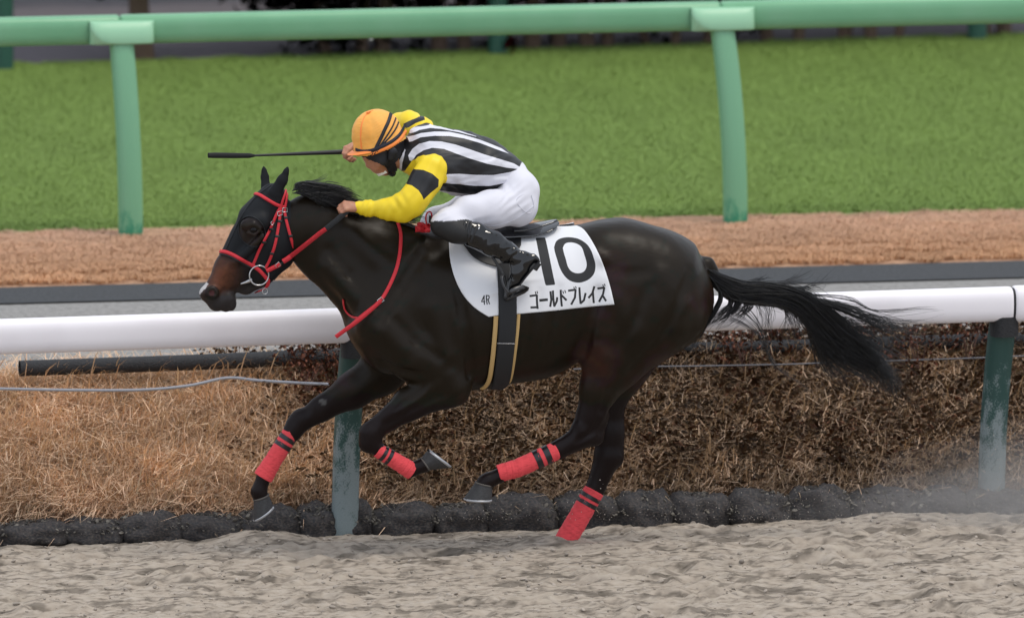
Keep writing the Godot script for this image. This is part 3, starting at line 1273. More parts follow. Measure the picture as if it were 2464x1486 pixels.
func build_trees() -> void:
	rng.seed = 55
	M.bark = mat(Color(0.13, 0.085, 0.06), 0.9)
	relief(M.bark, 0.05, 141, 1.5, Vector3(5, 2, 5), 5)
	var lm := mat(Color.WHITE, 0.5, 0.0, true)
	var clump := leaf_clump(34, 0.03, 0.075, 14)
	var clumps := [clump, leaf_clump(30, 0.03, 0.08, 15), leaf_clump(30, 0.028, 0.07, 16), leaf_clump(30, 0.032, 0.08, 17)]
	var lm2 := mat(Color(0.050, 0.062, 0.038), 0.5, 0.0, true)
	# dark green poles along the far edge
	M.pole = mat(Color(0.02, 0.085, 0.06), 0.5)
	for v in [[8, 172, "at the end of the far shrub row"], [1198, 134, "beside the pink flowers"], [2352, 98, "among the bare shrub stems"]]:
		var b := at_y(Vector2(v[0], v[1]), TOP + 0.02)
		var t := thing("far_pole", "tall dark green pole %s" % v[2], "pole", b, "dark green poles beyond the turf")
		obj("shaft", tube(PackedVector3Array([b - Vector3(0, 0.05, 0), b + Vector3(0, 1.2, 0), b + Vector3(0, 2.6, 0)]), PackedFloat32Array([0.055, 0.055, 0.055]), 16), M.pole, t)
		obj("cap", tube(PackedVector3Array([b + Vector3(0, 2.6, 0), b + Vector3(0, 2.63, 0)]), PackedFloat32Array([0.06, 0.05]), 16), M.pole, t)
	# evergreen shrubs on several stems; only their feet and lower leaves are in view
	var words := ["with one thick pale stem", "with low hanging leaves", "with two brown stems", "that carries pink flowers", "with crooked dark stems", "with a leafy foot", "with a thin twin stem", "by the last dark pole", "at the far end of the row"]
	var us := [345, 870, 1110, 1290, 1450, 1640, 1900, 2110, 2410]
	for i in us.size():
		var u: float = us[i]
		var b := at_y(Vector2(u, 160 - 70.0 * u / VW), TOP + 0.022)
		b.z -= 0.12
		var t := thing("evergreen_shrub", "dark evergreen shrub %s beyond the turf" % words[i], "shrub", b, "evergreen shrubs beyond the turf")
		var ns := 1 if i == 0 else 2 + i % 2
		for s in ns:
			var off := Vector3((s - (ns - 1) * 0.5) * 0.14 + rng.randf_range(-0.03, 0.03), 0, rng.randf_range(-0.08, 0.08))
			var r := rng.randf_range(0.022, 0.045) if i > 0 else 0.055
			var p := smooth3([b + off - Vector3(0, 0.04, 0), b + off * 1.2 + Vector3(rng.randf_range(-0.04, 0.04), 0.35, 0), b + off * 2.0 + Vector3(rng.randf_range(-0.1, 0.1), 0.8, 0), b + off * 3.0 + Vector3(rng.randf_range(-0.2, 0.2), 1.5, 0)], 4)
			obj("trunk", tube(p, smooth1([r * 1.25, r, r * 0.8, r * 0.4], 4), 10), M.bark, t)
		var st := SurfaceTool.new()
		st.begin(Mesh.PRIMITIVE_TRIANGLES)
		for s in 300:
			var a := rng.randf() * TAU
			var yy := rng.randf()
			var low := 0.5 if i != 1 and i != 5 and i != 3 else 0.2
			var rr := 0.62 * sqrt(rng.randf()) * (0.55 + 0.45 * sin(PI * minf(1.0, yy * 0.8 + 0.15)))
			var p := b + Vector3(cos(a) * rr, low + yy * 1.5 + rng.randfn(0, 0.05), sin(a) * rr * 0.8 - 0.1)
			st.append_from(clumps[s % 4], 0, up_at(p, rng.randf() * TAU, Vector3.ONE * rng.randf_range(0.8, 1.5)))
		obj("crown", st.commit(), lm2, t)
		if i == 3:
			var fl := leaf_clump(20, 0.022, 0.022, 19)
			var fm := mat(Color(0.62, 0.03, 0.10), 0.6, 0.0, true)
			for v in [[1232, 96], [1226, 108]]:
				var fo := obj("flower", fl, fm, t)
				fo.position = at_z(Vector2(v[0], v[1]), b.z + 0.35) - b
	# a clipped dark hedge closes the view behind them
	var hb := at_y(Vector2(1232, 60), TOP + 0.02)
	var pl2 := []
	var cc2 := PackedColorArray()
	for s in 5200:
		var x := rng.randf_range(-6.0, 7.0)
		var y := rng.randf() * 1.9
		var z: float = hb.z + float(L_far[1]) * x - 1.2 - rng.randf() * 0.6 + 0.12 * ns1.get_noise_2d(x, y)
		pl2.append(up_at(Vector3(x, TOP + 0.45 + y, z), rng.randf() * TAU, Vector3.ONE * rng.randf_range(0.9, 1.6)))
		var g := rng.randf_range(0.4, 1.1)
		cc2.append(Color(0.030 * g, 0.040 * g, 0.026 * g))
	var hg := grow("evergreen_hedge", clump, lm, pl2, cc2)
	hg.set_meta("kind", "stuff")
	tag(hg, "dark evergreen hedge closing the view beyond the far road", "hedge")

func build_dust() -> void:
	# sand thrown up behind the horse
	rng.seed = 64
	for e in [[2400, 1200, -0.45, 1.1, 0.42, 0.9], [2290, 1215, -0.35, 0.9, 0.28, 0.7], [2480, 1160, -0.45, 0.9, 0.6, 0.9], [2130, 1222, -0.3, 1.0, 0.16, 0.6], [2460, 1240, 0.0, 1.2, 0.3, 0.9]]:
		for shell in 4:
			var c := at_z(Vector2(e[0] + rng.randf_range(-40, 40), e[1] + rng.randf_range(-12, 12)), e[2])
			var v := FogVolume.new()
			v.name = numbered("dust_cloud")
			v.shape = RenderingServer.FOG_VOLUME_SHAPE_ELLIPSOID
			v.size = Vector3(e[3], e[4], e[5]) * (1.15 - 0.22 * shell) * rng.randf_range(0.85, 1.15)
			var fm := FogMaterial.new()
			fm.albedo = Color(0.93, 0.91, 0.89)
			fm.density = 0.085
			v.material = fm
			add_child(v)
			v.position = c
			v.rotation.z = rng.randf_range(-0.3, 0.3)
			v.set_meta("kind", "stuff")
			tag(v, "thin pale dust hanging over the sand by the second post", "dust", "dust behind the horse")
	# flying grains
	rng.seed = 66
	var sm := SphereMesh.new()
	sm.radius = 1.0
	sm.height = 2.0
	sm.radial_segments = 6
	sm.rings = 3
	var pl := []
	for i in 900:
		var u := 2464.0 - 1400.0 * pow(rng.randf(), 2.0)
		var v := 1250.0 - 190.0 * pow(rng.randf(), 2.0) * ((u - 900.0) / 1500.0 + 0.2)
		var c := at_z(Vector2(u, v), rng.randf_range(-0.7, 0.3))
		if c.y < 0.0:
			continue
		var s := rng.randf_range(0.0008, 0.0024)
		pl.append(up_at(c, 0.0, Vector3(s, s, s)))
	var o := grow("flying_sand", sm, M.clod, pl, PackedColorArray())
	M.clod2 = mat(Color(0.42, 0.37, 0.32), 0.9)
	o.material_override = M.clod2
	o.set_meta("kind", "stuff")
	tag(o, "fine sand grains flung up behind the horse's hooves", "sand")

# ---------------------------------------------------------------- the horse
var body_f: Field
var head_f: Field

func coat_noise() -> FastNoiseLite:
	var n := FastNoiseLite.new()
	n.seed = 4
	n.frequency = 9.0
	n.fractal_octaves = 3
	return n

func build_horse() -> void:
	var root := thing("racehorse", "near-black galloping racehorse in a black hood and red leg bandages", "horse", Vector3(0, 0, 0))
	var f := Field.new(Vector3(-1.38, -0.14, -0.44), Vector3(1.12, 1.80, 0.44), 0.0112)
	body_f = f
	view = 0
	# trunk
	chain(f, [[985, 728, 0, 158], [1140, 755, 0, 174], [1270, 737, 0, 170], [1365, 708, 0, 154]], 0.80, 0.08)
	chain(f, [[1365, 690, 0, 138], [1490, 684, 0, 151], [1565, 690, 0, 139]], 0.90, 0.08)
	chain(f, [[1595, 700, 0, 128], [1632, 725, 0, 84]], 0.95, 0.08)
	for s in [-1.0, 1.0]:
		chain(f, [[1600, 690, s * 0.12, 92], [1630, 762, s * 0.13, 72]], 0.8, 0.05)
		chain(f, [[1455, 620, s * 0.1, 66], [1560, 640, s * 0.1, 70]], 0.8, 0.10)
		chain(f, [[1450, 755, s * 0.17, 78], [1560, 765, s * 0.15, 94]], 0.7, 0.05)
	# withers and neck
	chain(f, [[985, 606, 0, 58], [1080, 632, 0, 56], [1180, 660, 0, 70]], 0.6, 0.12)
	chain(f, [[742, 550, 0, 82], [808, 596, 0, 92], [893, 648, 0, 114]], 0.52, 0.06)
	chain(f, [[893, 648, 0, 114], [972, 708, 0, 138]], 0.62, 0.07)
	chain(f, [[762, 498, 0, 34], [860, 540, 0, 38], [960, 588, 0, 46]], 0.5, 0.05)
	chain(f, [[924, 780, 0, 82], [940, 815, 0, 78]], 0.9, 0.07)
	for s in [-1.0, 1.0]:
		# breast, shoulder blade, upper arm, triceps
		chain(f, [[912, 795, s * 0.10, 64], [940, 840, s * 0.10, 58]], 0.85, 0.05)
		chain(f, [[1010, 610, s * 0.07, 46], [925, 765, s * 0.17, 62]], 0.7, 0.06)
		chain(f, [[1060, 690, s * 0.12, 70], [1075, 860, s * 0.17, 62]], 0.7, 0.05)
	chain(f, [[925, 775, 0.17, 60], [1000, 855, 0.18, 62], [1085, 912, 0.18, 45]], 0.75, 0.04)
	chain(f, [[925, 775, -0.16, 60], [940, 860, -0.17, 62], [915, 900, -0.17, 52]], 0.75, 0.05)
	# neck muscle lines and the groove in front of the shoulder
	chain(f, [[800, 640, 0.07, 32], [880, 720, 0.12, 40]], 0.7, 0.05)
	chain(f, [[1000, 640, 0.215, 20], [930, 740, 0.265, 18]], 1.0, 0.05, true)
	# near foreleg, folded
	chain(f, [[1085, 925, 0.175, 46], [1080, 936, 0.175, 42], [985, 971, 0.175, 38], [910, 1025, 0.17, 26]], 0.75, 0.035)
	chain(f, [[1108, 930, 0.175, 22], [1108, 952, 0.175, 18]], 0.8, 0.03)
	chain(f, [[1020, 930, 0.20, 20], [925, 1000, 0.19, 12]], 0.8, 0.02)
	chain(f, [[1040, 965, 0.205, 15], [950, 1012, 0.19, 10]], 0.8, 0.015)
	chain(f, [[890, 1040, 0.17, 27], [886, 1066, 0.17, 24]], 0.85, 0.02)
	chain(f, [[904, 1050, 0.17, 16], [906, 1072, 0.17, 14]], 0.9, 0.02)
	chain(f, [[896, 1072, 0.17, 16], [985, 1130, 0.165, 16]], 0.9, 0.015)
	chain(f, [[988, 1130, 0.165, 18], [1022, 1117, 0.16, 17], [1032, 1112, 0.16, 17]], 1.0, 0.015)
	# far foreleg, reaching
	chain(f, [[915, 895, -0.165, 54], [850, 938, -0.165, 44], [775, 982, -0.165, 29], [712, 1022, -0.165, 24]], 0.75, 0.03)
	chain(f, [[850, 925, -0.145, 24], [760, 975, -0.15, 14]], 0.8, 0.02)
	chain(f, [[722, 1008, -0.165, 25], [706, 1036, -0.165, 22]], 0.85, 0.02)
	chain(f, [[704, 1036, -0.165, 20], [636, 1143, -0.165, 18]], 0.9, 0.02)
	chain(f, [[634, 1146, -0.165, 17], [622, 1182, -0.165, 18], [626, 1194, -0.165, 19]], 1.0, 0.015)
	# near hind leg, swung forward
	chain(f, [[1560, 740, 0.12, 120], [1470, 835, 0.15, 78]], 0.7, 0.06)
	chain(f, [[1450, 800, 0.18, 66], [1446, 848, 0.18, 40]], 0.7, 0.04)
	chain(f, [[1575, 795, 0.13, 72], [1492, 874, 0.13, 55], [1448, 938, 0.13, 42]], 0.72, 0.05)
	chain(f, [[1462, 850, 0.155, 60], [1440, 932, 0.15, 44], [1424, 992, 0.14, 34], [1408, 1032, 0.135, 33]], 0.75, 0.03)
	chain(f, [[1456, 1000, 0.135, 11], [1438, 1054, 0.135, 13]], 0.9, 0.02)
	chain(f, [[1408, 1034, 0.135, 32], [1430, 1054, 0.135, 20]], 0.75, 0.02)
	chain(f, [[1408, 1046, 0.135, 31], [1345, 1081, 0.13, 22], [1216, 1136, 0.12, 17]], 0.82, 0.02)
	chain(f, [[1396, 1022, 0.165, 9], [1402, 1040, 0.168, 10]], 0.9, 0.012)
	chain(f, [[1214, 1138, 0.12, 18], [1172, 1157, 0.115, 19], [1165, 1163, 0.115, 20]], 1.0, 0.015)
	# far hind leg, planted
	chain(f, [[1560, 740, -0.12, 120], [1460, 850, -0.14, 66]], 0.7, 0.06)
	chain(f, [[1568, 798, -0.13, 72], [1502, 884, -0.13, 56], [1468, 975, -0.13, 34]], 0.72, 0.05)
	chain(f, [[1455, 850, -0.14, 60], [1464, 960, -0.135, 37], [1466, 1040, -0.13, 33], [1464, 1092, -0.13, 34]], 0.75, 0.03)
	chain(f, [[1490, 1000, -0.13, 10], [1484, 1106, -0.13, 17]], 0.9, 0.02)
	chain(f, [[1462, 1100, -0.13, 33], [1432, 1176, -0.13, 23], [1360, 1303, -0.13, 19]], 0.82, 0.02)
	chain(f, [[1360, 1303, -0.13, 20], [1322, 1340, -0.13, 20]], 1.0, 0.015)
	chain(f, [[1700, 640, 0, 24], [1722, 668, 0, 16]], 0.8, 0.03)
	# muscles stand out, tendons and hollows between them
	swell(f, [[985, 655], [945, 735]], 0.05, 0.007)
	swell(f, [[1040, 740], [1075, 850]], 0.05, 0.012)
	swell(f, [[1085, 905], [1100, 940]], 0.03, 0.006)
	swell(f, [[925, 800], [965, 840]], 0.045, 0.010)
	swell(f, [[1432, 612], [1452, 622]], 0.03, 0.008)
	swell(f, [[1590, 660], [1640, 730], [1640, 790]], 0.06, 0.006)
	swell(f, [[1480, 720], [1530, 800]], 0.07, 0.006)
	swell(f, [[1440, 835], [1452, 855]], 0.03, 0.010)
	swell(f, [[840, 560], [930, 640]], 0.05, 0.008)
	swell(f, [[790, 640], [850, 715]], 0.035, 0.007)
	swell(f, [[1050, 925], [960, 985]], 0.02, 0.005)
	hollow(f, [[1015, 610], [965, 690], [915, 770]], 0.028, 0.012)
	hollow(f, [[1100, 690], [1122, 800], [1130, 900]], 0.03, 0.010)
	hollow(f, [[950, 770], [1000, 820], [1060, 862]], 0.022, 0.008)
	hollow(f, [[1010, 900], [960, 890], [920, 870]], 0.022, 0.009)
	hollow(f, [[790, 600], [840, 660], [895, 735]], 0.022, 0.008)
	hollow(f, [[1440, 700], [1418, 780], [1404, 850]], 0.035, 0.014)
	hollow(f, [[1660, 650], [1630, 740], [1575, 830], [1520, 890]], 0.03, 0.006)
	hollow(f, [[1560, 690], [1530, 760], [1495, 820]], 0.035, 0.003)
	hollow(f, [[1450, 645], [1510, 660], [1560, 655]], 0.04, 0.003)
	hollow(f, [[1486, 880], [1462, 935], [1447, 990]], 0.016, 0.007)
	hollow(f, [[1070, 950], [990, 985], [930, 1022]], 0.010, 0.005)
	hollow(f, [[1020, 935], [950, 985]], 0.009, 0.004)
	hollow(f, [[1440, 1010], [1425, 1040], [1390, 1062]], 0.010, 0.005)
	hollow(f, [[1300, 700], [1285, 780], [1262, 860]], 0.02, 0.003)
	hollow(f, [[1345, 690], [1332, 770], [1308, 850]], 0.02, 0.003)
	var cn := coat_noise()
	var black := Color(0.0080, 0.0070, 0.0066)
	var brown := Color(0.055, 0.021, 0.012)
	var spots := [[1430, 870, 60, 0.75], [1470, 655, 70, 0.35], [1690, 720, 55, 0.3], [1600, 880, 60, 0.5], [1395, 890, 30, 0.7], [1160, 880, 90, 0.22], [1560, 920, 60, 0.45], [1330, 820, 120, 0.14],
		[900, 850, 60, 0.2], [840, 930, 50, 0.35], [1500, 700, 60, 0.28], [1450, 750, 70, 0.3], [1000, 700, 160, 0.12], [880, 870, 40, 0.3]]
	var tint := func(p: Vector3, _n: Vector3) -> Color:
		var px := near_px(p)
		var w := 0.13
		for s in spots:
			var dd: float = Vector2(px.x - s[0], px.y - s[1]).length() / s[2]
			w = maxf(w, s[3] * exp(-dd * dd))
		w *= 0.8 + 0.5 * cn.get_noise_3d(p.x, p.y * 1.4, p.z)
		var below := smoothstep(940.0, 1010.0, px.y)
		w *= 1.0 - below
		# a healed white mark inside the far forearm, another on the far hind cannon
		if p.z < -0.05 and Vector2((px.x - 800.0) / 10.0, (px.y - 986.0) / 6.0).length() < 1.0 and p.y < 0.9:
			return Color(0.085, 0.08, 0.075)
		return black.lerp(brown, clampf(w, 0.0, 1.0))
	var below_hood := func(p: Vector3) -> bool: return true
	var hide := func(p: Vector3, _n: Vector3) -> float: return 0.0009 * cn.get_noise_3d(p.x * 1.6, p.y * 0.9, p.z * 1.6)
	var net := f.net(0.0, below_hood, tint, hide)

	# head, on a finer grid
	view = 1
	var g := Field.new(q(90, 1310, 0) + Vector3(-0.04, -0.02, -0.17), q(960, 60, 0) + Vector3(0.04, 0.02, 0.17), 0.0042)
	head_f = g
	chain(g, [[700, 360, 0, 104], [570, 520, 0, 128]], 0.98, 0.03)
	chain(g, [[700, 690, 0, 168]], 0.72, 0.04)
	chain(g, [[735, 795, 0, 128], [610, 930, 0, 96], [500, 1030, 0, 70]], 0.66, 0.04)
	chain(g, [[480, 650, 0, 98], [352, 886, 0, 82], [258, 1040, 0, 70]], 0.84, 0.04)
	chain(g, [[560, 780, 0, 120], [400, 980, 0, 90]], 0.66, 0.04)
	chain(g, [[232, 1092, 0, 76]], 1.08, 0.02)
	chain(g, [[190, 1090, 0, 44]], 1.5, 0.02)
	chain(g, [[275, 1155, 0, 70], [350, 1130, 0, 74]], 0.9, 0.02)
	chain(g, [[365, 1168, 0, 62], [345, 1180, 0, 50]], 0.9, 0.006)
	chain(g, [[760, 560, 0, 150], [850, 560, 0, 160]], 0.62, 0.05)
	for s in [-1.0, 1.0]:
		chain(g, [[620, 545, s * 0.075, 50], [500, 570, s * 0.075, 44]], 0.7, 0.03)
		chain(g, [[620, 660, s * 0.075, 26], [420, 850, s * 0.052, 20]], 0.8, 0.03)
		chain(g, [[560, 662, s * 0.094, 30], [520, 674, s * 0.092, 22]], 0.7, 0.02, true)
		chain(g, [[552, 602, s * 0.074, 40]], 0.85, 0.008)
		chain(g, [[508, 578, s * 0.086, 14], [556, 564, s * 0.094, 17], [604, 592, s * 0.092, 14]], 0.8, 0.010)
		chain(g, [[514, 628, s * 0.086, 12], [562, 640, s * 0.092, 13], [604, 612, s * 0.092, 11]], 0.8, 0.008)
		# nostril: raised rim, hollow inside
		chain(g, [[238, 1080, s * 0.036, 52]], 0.8, 0.015)
		chain(g, [[230, 1082, s * 0.066, 28], [250, 1066, s * 0.066, 26], [262, 1090, s * 0.062, 18]], 0.8, 0.006, true)
		# mouth line
		chain(g, [[330, 1200, s * 0.05, 5], [400, 1085, s * 0.062, 5], [455, 1020, s * 0.066, 5]], 1.6, 0.006, true)
	# ears
	chain(g, [[722, 318, 0.052, 46], [776, 226, 0.06, 33], [808, 160, 0.064, 15], [824, 122, 0.066, 3]], 0.55, 0.015)
	chain(g, [[650, 285, -0.052, 34], [642, 200, -0.064, 22], [637, 155, -0.066, 11], [633, 126, -0.066, 2]], 0.55, 0.015)
	chain(g, [[722, 300, 0.085, 16], [785, 200, 0.083, 12], [815, 150, 0.08, 4]], 0.6, 0.008, true)
	var black2 := Color(0.0088, 0.0082, 0.0082)
	var muzzle := Color(0.13, 0.050, 0.028)
	var greyb := Color(0.030, 0.026, 0.025)
	var head_tint := func(p: Vector3, _n: Vector3) -> Color:
		var v := (near_px(p) - Vector2(433.7, 361.4)) / 0.3162
		var c := black2
		var wig: float = cn.get_noise_3d(p.x * 3.0, p.y * 3.0, p.z * 3.0)
		# rust brown on the bridge of the nose and the cheek above the mouth
		var along := (v - Vector2(300, 960)).dot(Vector2(-0.44, 0.9))
		var across := (v - Vector2(300, 960)).dot(Vector2(0.9, 0.44))
		var w := exp(-pow(along / 135.0, 2.0) - pow((across - 5.0) / 105.0, 2.0)) * (1.0 + 0.5 * wig)
		c = c.lerp(muzzle, clampf(w * 0.95, 0.0, 1.0))
		w = exp(-pow((v.x - 520.0) / 110.0, 2.0) - pow((v.y - 650.0) / 100.0, 2.0))
		c = c.lerp(Color(0.030, 0.019, 0.014), clampf(w, 0.0, 1.0) * 0.9)
		# dark grey lips and nostril rim
		w = smoothstep(1075.0, 1150.0, v.y + (v.x - 250.0) * 0.25 + wig * 30.0)
		c = c.lerp(greyb, clampf(w, 0.0, 1.0))
		if (v - Vector2(240, 1085)).length() < 56.0:
			c = c.lerp(Color(0.014, 0.011, 0.011), 0.9)
		if (v - Vector2(238, 1085)).length() < 22.0:
			c = Color(0.045, 0.015, 0.014)
		# white snip on the tip of the nose
		var snip := (v - Vector2(172, 1050)).rotated(-PI * 0.22)
		if absf(snip.x + wig * 8.0) < 13.0 and absf(snip.y) < 52.0 and p.z > -0.02:
			c = Color(0.45, 0.43, 0.42)
		return c
	var cut := func(p: Vector3) -> bool:
		var v := (near_px(p) - Vector2(433.7, 361.4)) / 0.3162
		return v.x < 900.0
	var head_net := g.net(0.0, cut, head_tint)
	M.coat = mat(Color.WHITE, 0.40, 0.0, true)
	M.coat.metallic_specular = 0.30
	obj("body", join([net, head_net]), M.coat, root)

	# hood, a stretched black cloth over the head with holes round the eyes
	var hood_in := func(p: Vector3) -> bool:
		var v := (near_px(p) - Vector2(433.7, 361.4)) / 0.3162
		if v.x > 868.0 - maxf(0.0, (520.0 - v.y) * 0.12):
			return false
		if v.x > 838.0 and v.y < 360.0:
			return false
		var hole := (v - Vector2(543, 618)).rotated(0.5)
		if Vector2(hole.x / 98.0, hole.y / 122.0).length() < 1.0:
			return false
		# ends just above the noseband
		return (v - Vector2(295, 770)).dot(Vector2(-0.48, 0.877)) < -6.0
	M.hood = mat(Color(0.0062, 0.0075, 0.0095), 0.62)
	M.hood.metallic_specular = 0.35
	relief(M.hood, 0.08, 5, 0.02, Vector3(14, 14, 14), 3, false)
	var hood := obj("hood", g.net(0.0035, hood_in, null), M.hood, root)
	hood.set_meta("label", "black stretch hood with round eye holes and grey ear sleeves")
	M.piping = mat(Color(0.007, 0.009, 0.012), 0.7)
	# rim of the eye hole and the seam down the forehead
	var ring := []
	for i in 25:
		var a := TAU * i / 24.0
		var e := Vector2(98.0 * cos(a), 122.0 * sin(a)).rotated(-0.5) + Vector2(543, 618)
		ring.append(k(e.x, e.y))
	obj("eye_hole_trim", strap_on(g, ring, 0.0045, 0.003, 0.0015, 2), M.piping, hood)
	obj("seam", strap_on(g, kk_list([[692, 262], [610, 322], [530, 400], [462, 505], [405, 620], [352, 735], [338, 762]]), 0.006, 0.0045, 0.002, 5), M.piping, hood)

	# eyes
	M.eye = mat(Color(0.003, 0.002, 0.002), 0.16)
	M.eye.metallic_specular = 0.35
	for s in [-1.0, 1.0]:
		var sp := SphereMesh.new()
		sp.radius = 0.019
		sp.height = 0.038
		sp.radial_segments = 24
		sp.rings = 12
		var e := obj("eye", sp, M.eye, root)
		e.position = at_z(k(553, 604), 0.0) + Vector3(0, 0, s * 0.0805)
		if s > 0:
			e.position = q(556, 604, 0.0835)

	# hooves with their shoes
	M.hoof = mat(Color(0.036, 0.036, 0.038), 0.62)
	M.hoof.albedo_texture = noise_tex(0.03, 12, [Color(0.4, 0.4, 0.4), Color(0.9, 0.88, 0.85), Color(1.6, 1.5, 1.4)], 256, 5)
	M.hoof.uv1_triplanar = true
	M.hoof.uv1_scale = Vector3(6, 14, 6)
	M.shoe = mat(Color(0.42, 0.43, 0.45), 0.4, 0.6)
	M.coronet = mat(Color(0.10, 0.09, 0.08), 0.85)
	view = 4
	hoof(root, k(1305, 945), k(1482, 968), k(1322, 848), 0.16, 0.038)
	hoof(root, k(146, 1176), k(90, 1340), k(232, 1232), -0.165, 0.041)
	view = 5
	hoof(root, k(318, 1012), k(188, 1106), k(374, 1110), 0.115, 0.042)
	view = 0
	hoof(root, Vector2(1325, 1338), Vector2(1268, 1372), Vector2(1342, 1378), -0.13, 0.042)

	# bandages
	M.bandage = mat(Color(0.74, 0.066, 0.078), 0.85)
	M.bandage.rim_enabled = true
	M.bandage.rim = 0.3
	M.bandage.albedo_texture = noise_tex(0.012, 31, [Color(0.74, 0.66, 0.66), Color(1, 1, 1), Color(1, 1.0, 1.0)], 256, 4)
	relief(M.bandage, 0.05, 8, 0.012, Vector3(10, 30, 10), 3, false)
	M.tape = mat(Color(0.012, 0.012, 0.014), 0.28)
	view = 4
	bandage(root, k(967, 842), k(1128, 940), k(1216, 994), 0.17, 0.165, 17.5, 19.5, 21.5)
	bandage(root, k(365, 710), k(235, 912), k(157, 1040), -0.165, -0.165, 20.5, 21.0, 24.0)
	view = 5
	bandage(root, k(808, 787), k(540, 908), k(413, 943), 0.13, 0.12, 22.5, 22.0, 21.0)
	bandage(root, k(1050, 1050), k(950, 1226), k(850, 1398), -0.13, -0.13, 25.5, 26.0, 27.0)
	build_hair(root)

# a line of the picture traced on the surface: raised, or hollowed out
func trace(f: Field, px: Array, lift: float) -> PackedVector3Array:
	var r := PackedVector3Array()
	for v in px:
		var p := cast(f, Vector2(v[0], v[1]))
		if p != Vector3.INF:
			r.append(p + f.normal(p) * lift)
	return r

func swell(f: Field, px: Array, r: float, high: float) -> void:
	var p := trace(f, px, high - r)
	for i in p.size() - 1:
		f.bone(p[i], p[i + 1], r, r, 1.0, 0.03)

func hollow(f: Field, px: Array, r: float, deep: float) -> void:
	var p := trace(f, px, r - deep)
	for i in p.size() - 1:
		f.bone(p[i], p[i + 1], r, r, 1.0, 0.02, true)

func bandage(root: Node3D, a: Vector2, m: Vector2, b: Vector2, za: float, zb: float, ra: float, rmid: float, rb: float) -> void:
	var n := 64
	var p := PackedVector3Array()
	var r := PackedFloat32Array()
	var pa := at_z(a, za)
	var pm := at_z(m, (za + zb) * 0.5)
	var pb := at_z(b, zb)
	for i in n:
		var t := float(i) / (n - 1)
		p.append(pa.lerp(pm, t * 2.0) if t < 0.5 else pm.lerp(pb, t * 2.0 - 1.0))
		var rr := lerpf(ra, rmid, t * 2.0) if t < 0.5 else lerpf(rmid, rb, t * 2.0 - 1.0)
		if i == 0 or i == n - 1:
			rr *= 0.9
		r.append(rr / PPM)
	var w := func(i: int, ang: float) -> float:
		var lap := fposmod(i / 63.0 * 7.5 + ang / TAU, 1.0)
		return 0.0016 * (lap if lap < 0.86 else (1.0 - lap) / 0.14 * 0.86) + 0.0006 * sin(i * 0.42 + ang * 2.0) + 0.0005 * sin(i * 1.3 + 2.0 * sin(ang))
	var o := obj("leg_bandage", tube(p, r, 28, 0.92, Vector3.ZERO, w), M.bandage, root)
	for t0 in [0.10, 0.215]:
		var tp := PackedVector3Array()
		var tr := PackedFloat32Array()
		for j in 4:
			var t: float = t0 + 0.068 * j / 3.0
			var i := int(t * (n - 1))
			var fr := t * (n - 1) - i
			tp.append(p[i].lerp(p[i + 1], fr))
			tr.append(lerpf(r[i], r[i + 1], fr) + 0.0022)
		obj("tape", tube(tp, tr, 28, 0.92), M.tape, o)

func hoof(root: Node3D, c: Vector2, toe: Vector2, heel: Vector2, z: float, rc: float) -> void:
	var cc := at_z(c, z)
	var t := at_z(toe, z)
	var hl := at_z(heel, z)
	var sc := (t + hl) * 0.5
	var ax := (t - hl) * 0.5
	var dn := (sc - cc).normalized()
	var axn := ax.normalized()
	var rings := []
	for i in 7:
		var f := i / 6.0
		var ring := PackedVector3Array()
		for j in 28:
			var w := TAU * j / 28.0
			var r0 := (axn * cos(w) * rc + Vector3(0, 0, 1) * sin(w) * rc * 0.95)
			r0 -= dn * dn.dot(r0) * 0.6
			var x := cos(w)
			var r1 := ax * (x if x > 0.0 else x * 0.98) + Vector3(0, 0, 1) * sin(w) * ax.length() * 0.86
			var lip := 1.0 + 0.012 * sin(i * 2.6 + j * 0.3)
			ring.append((cc + r0).lerp(sc + r1 * lip, f))
		rings.append(ring)
	var o := obj("hoof", skin(rings), M.hoof, root)
	# a paler rim where horn meets skin
	var cr := PackedVector3Array()
	for j in 29:
		cr.append(rings[0][j % 28])
	var rr := PackedFloat32Array()
	rr.resize(29)
	rr.fill(0.0045)
	obj("coronet", tube(cr, rr, 6), M.coronet, o)
	# the shoe: a rim round the sole, open at the heel
	var sp := PackedVector3Array()
	var nrm := ax.cross(Vector3(0, 0, 1)).normalized()
	if nrm.dot(dn) < 0.0:
		nrm = -nrm
	for j in range(-11, 12):
		var w := j / 11.0 * PI * 0.86
		sp.append(sc + (ax * cos(w) + Vector3(0, 0, 1) * sin(w) * ax.length() * 0.86) * 0.95 + nrm * 0.004)
	var sr := PackedFloat32Array()
	sr.resize(sp.size())
	sr.fill(0.0062)
	obj("horseshoe", tube(sp, sr, 8, 0.8), M.shoe, o)

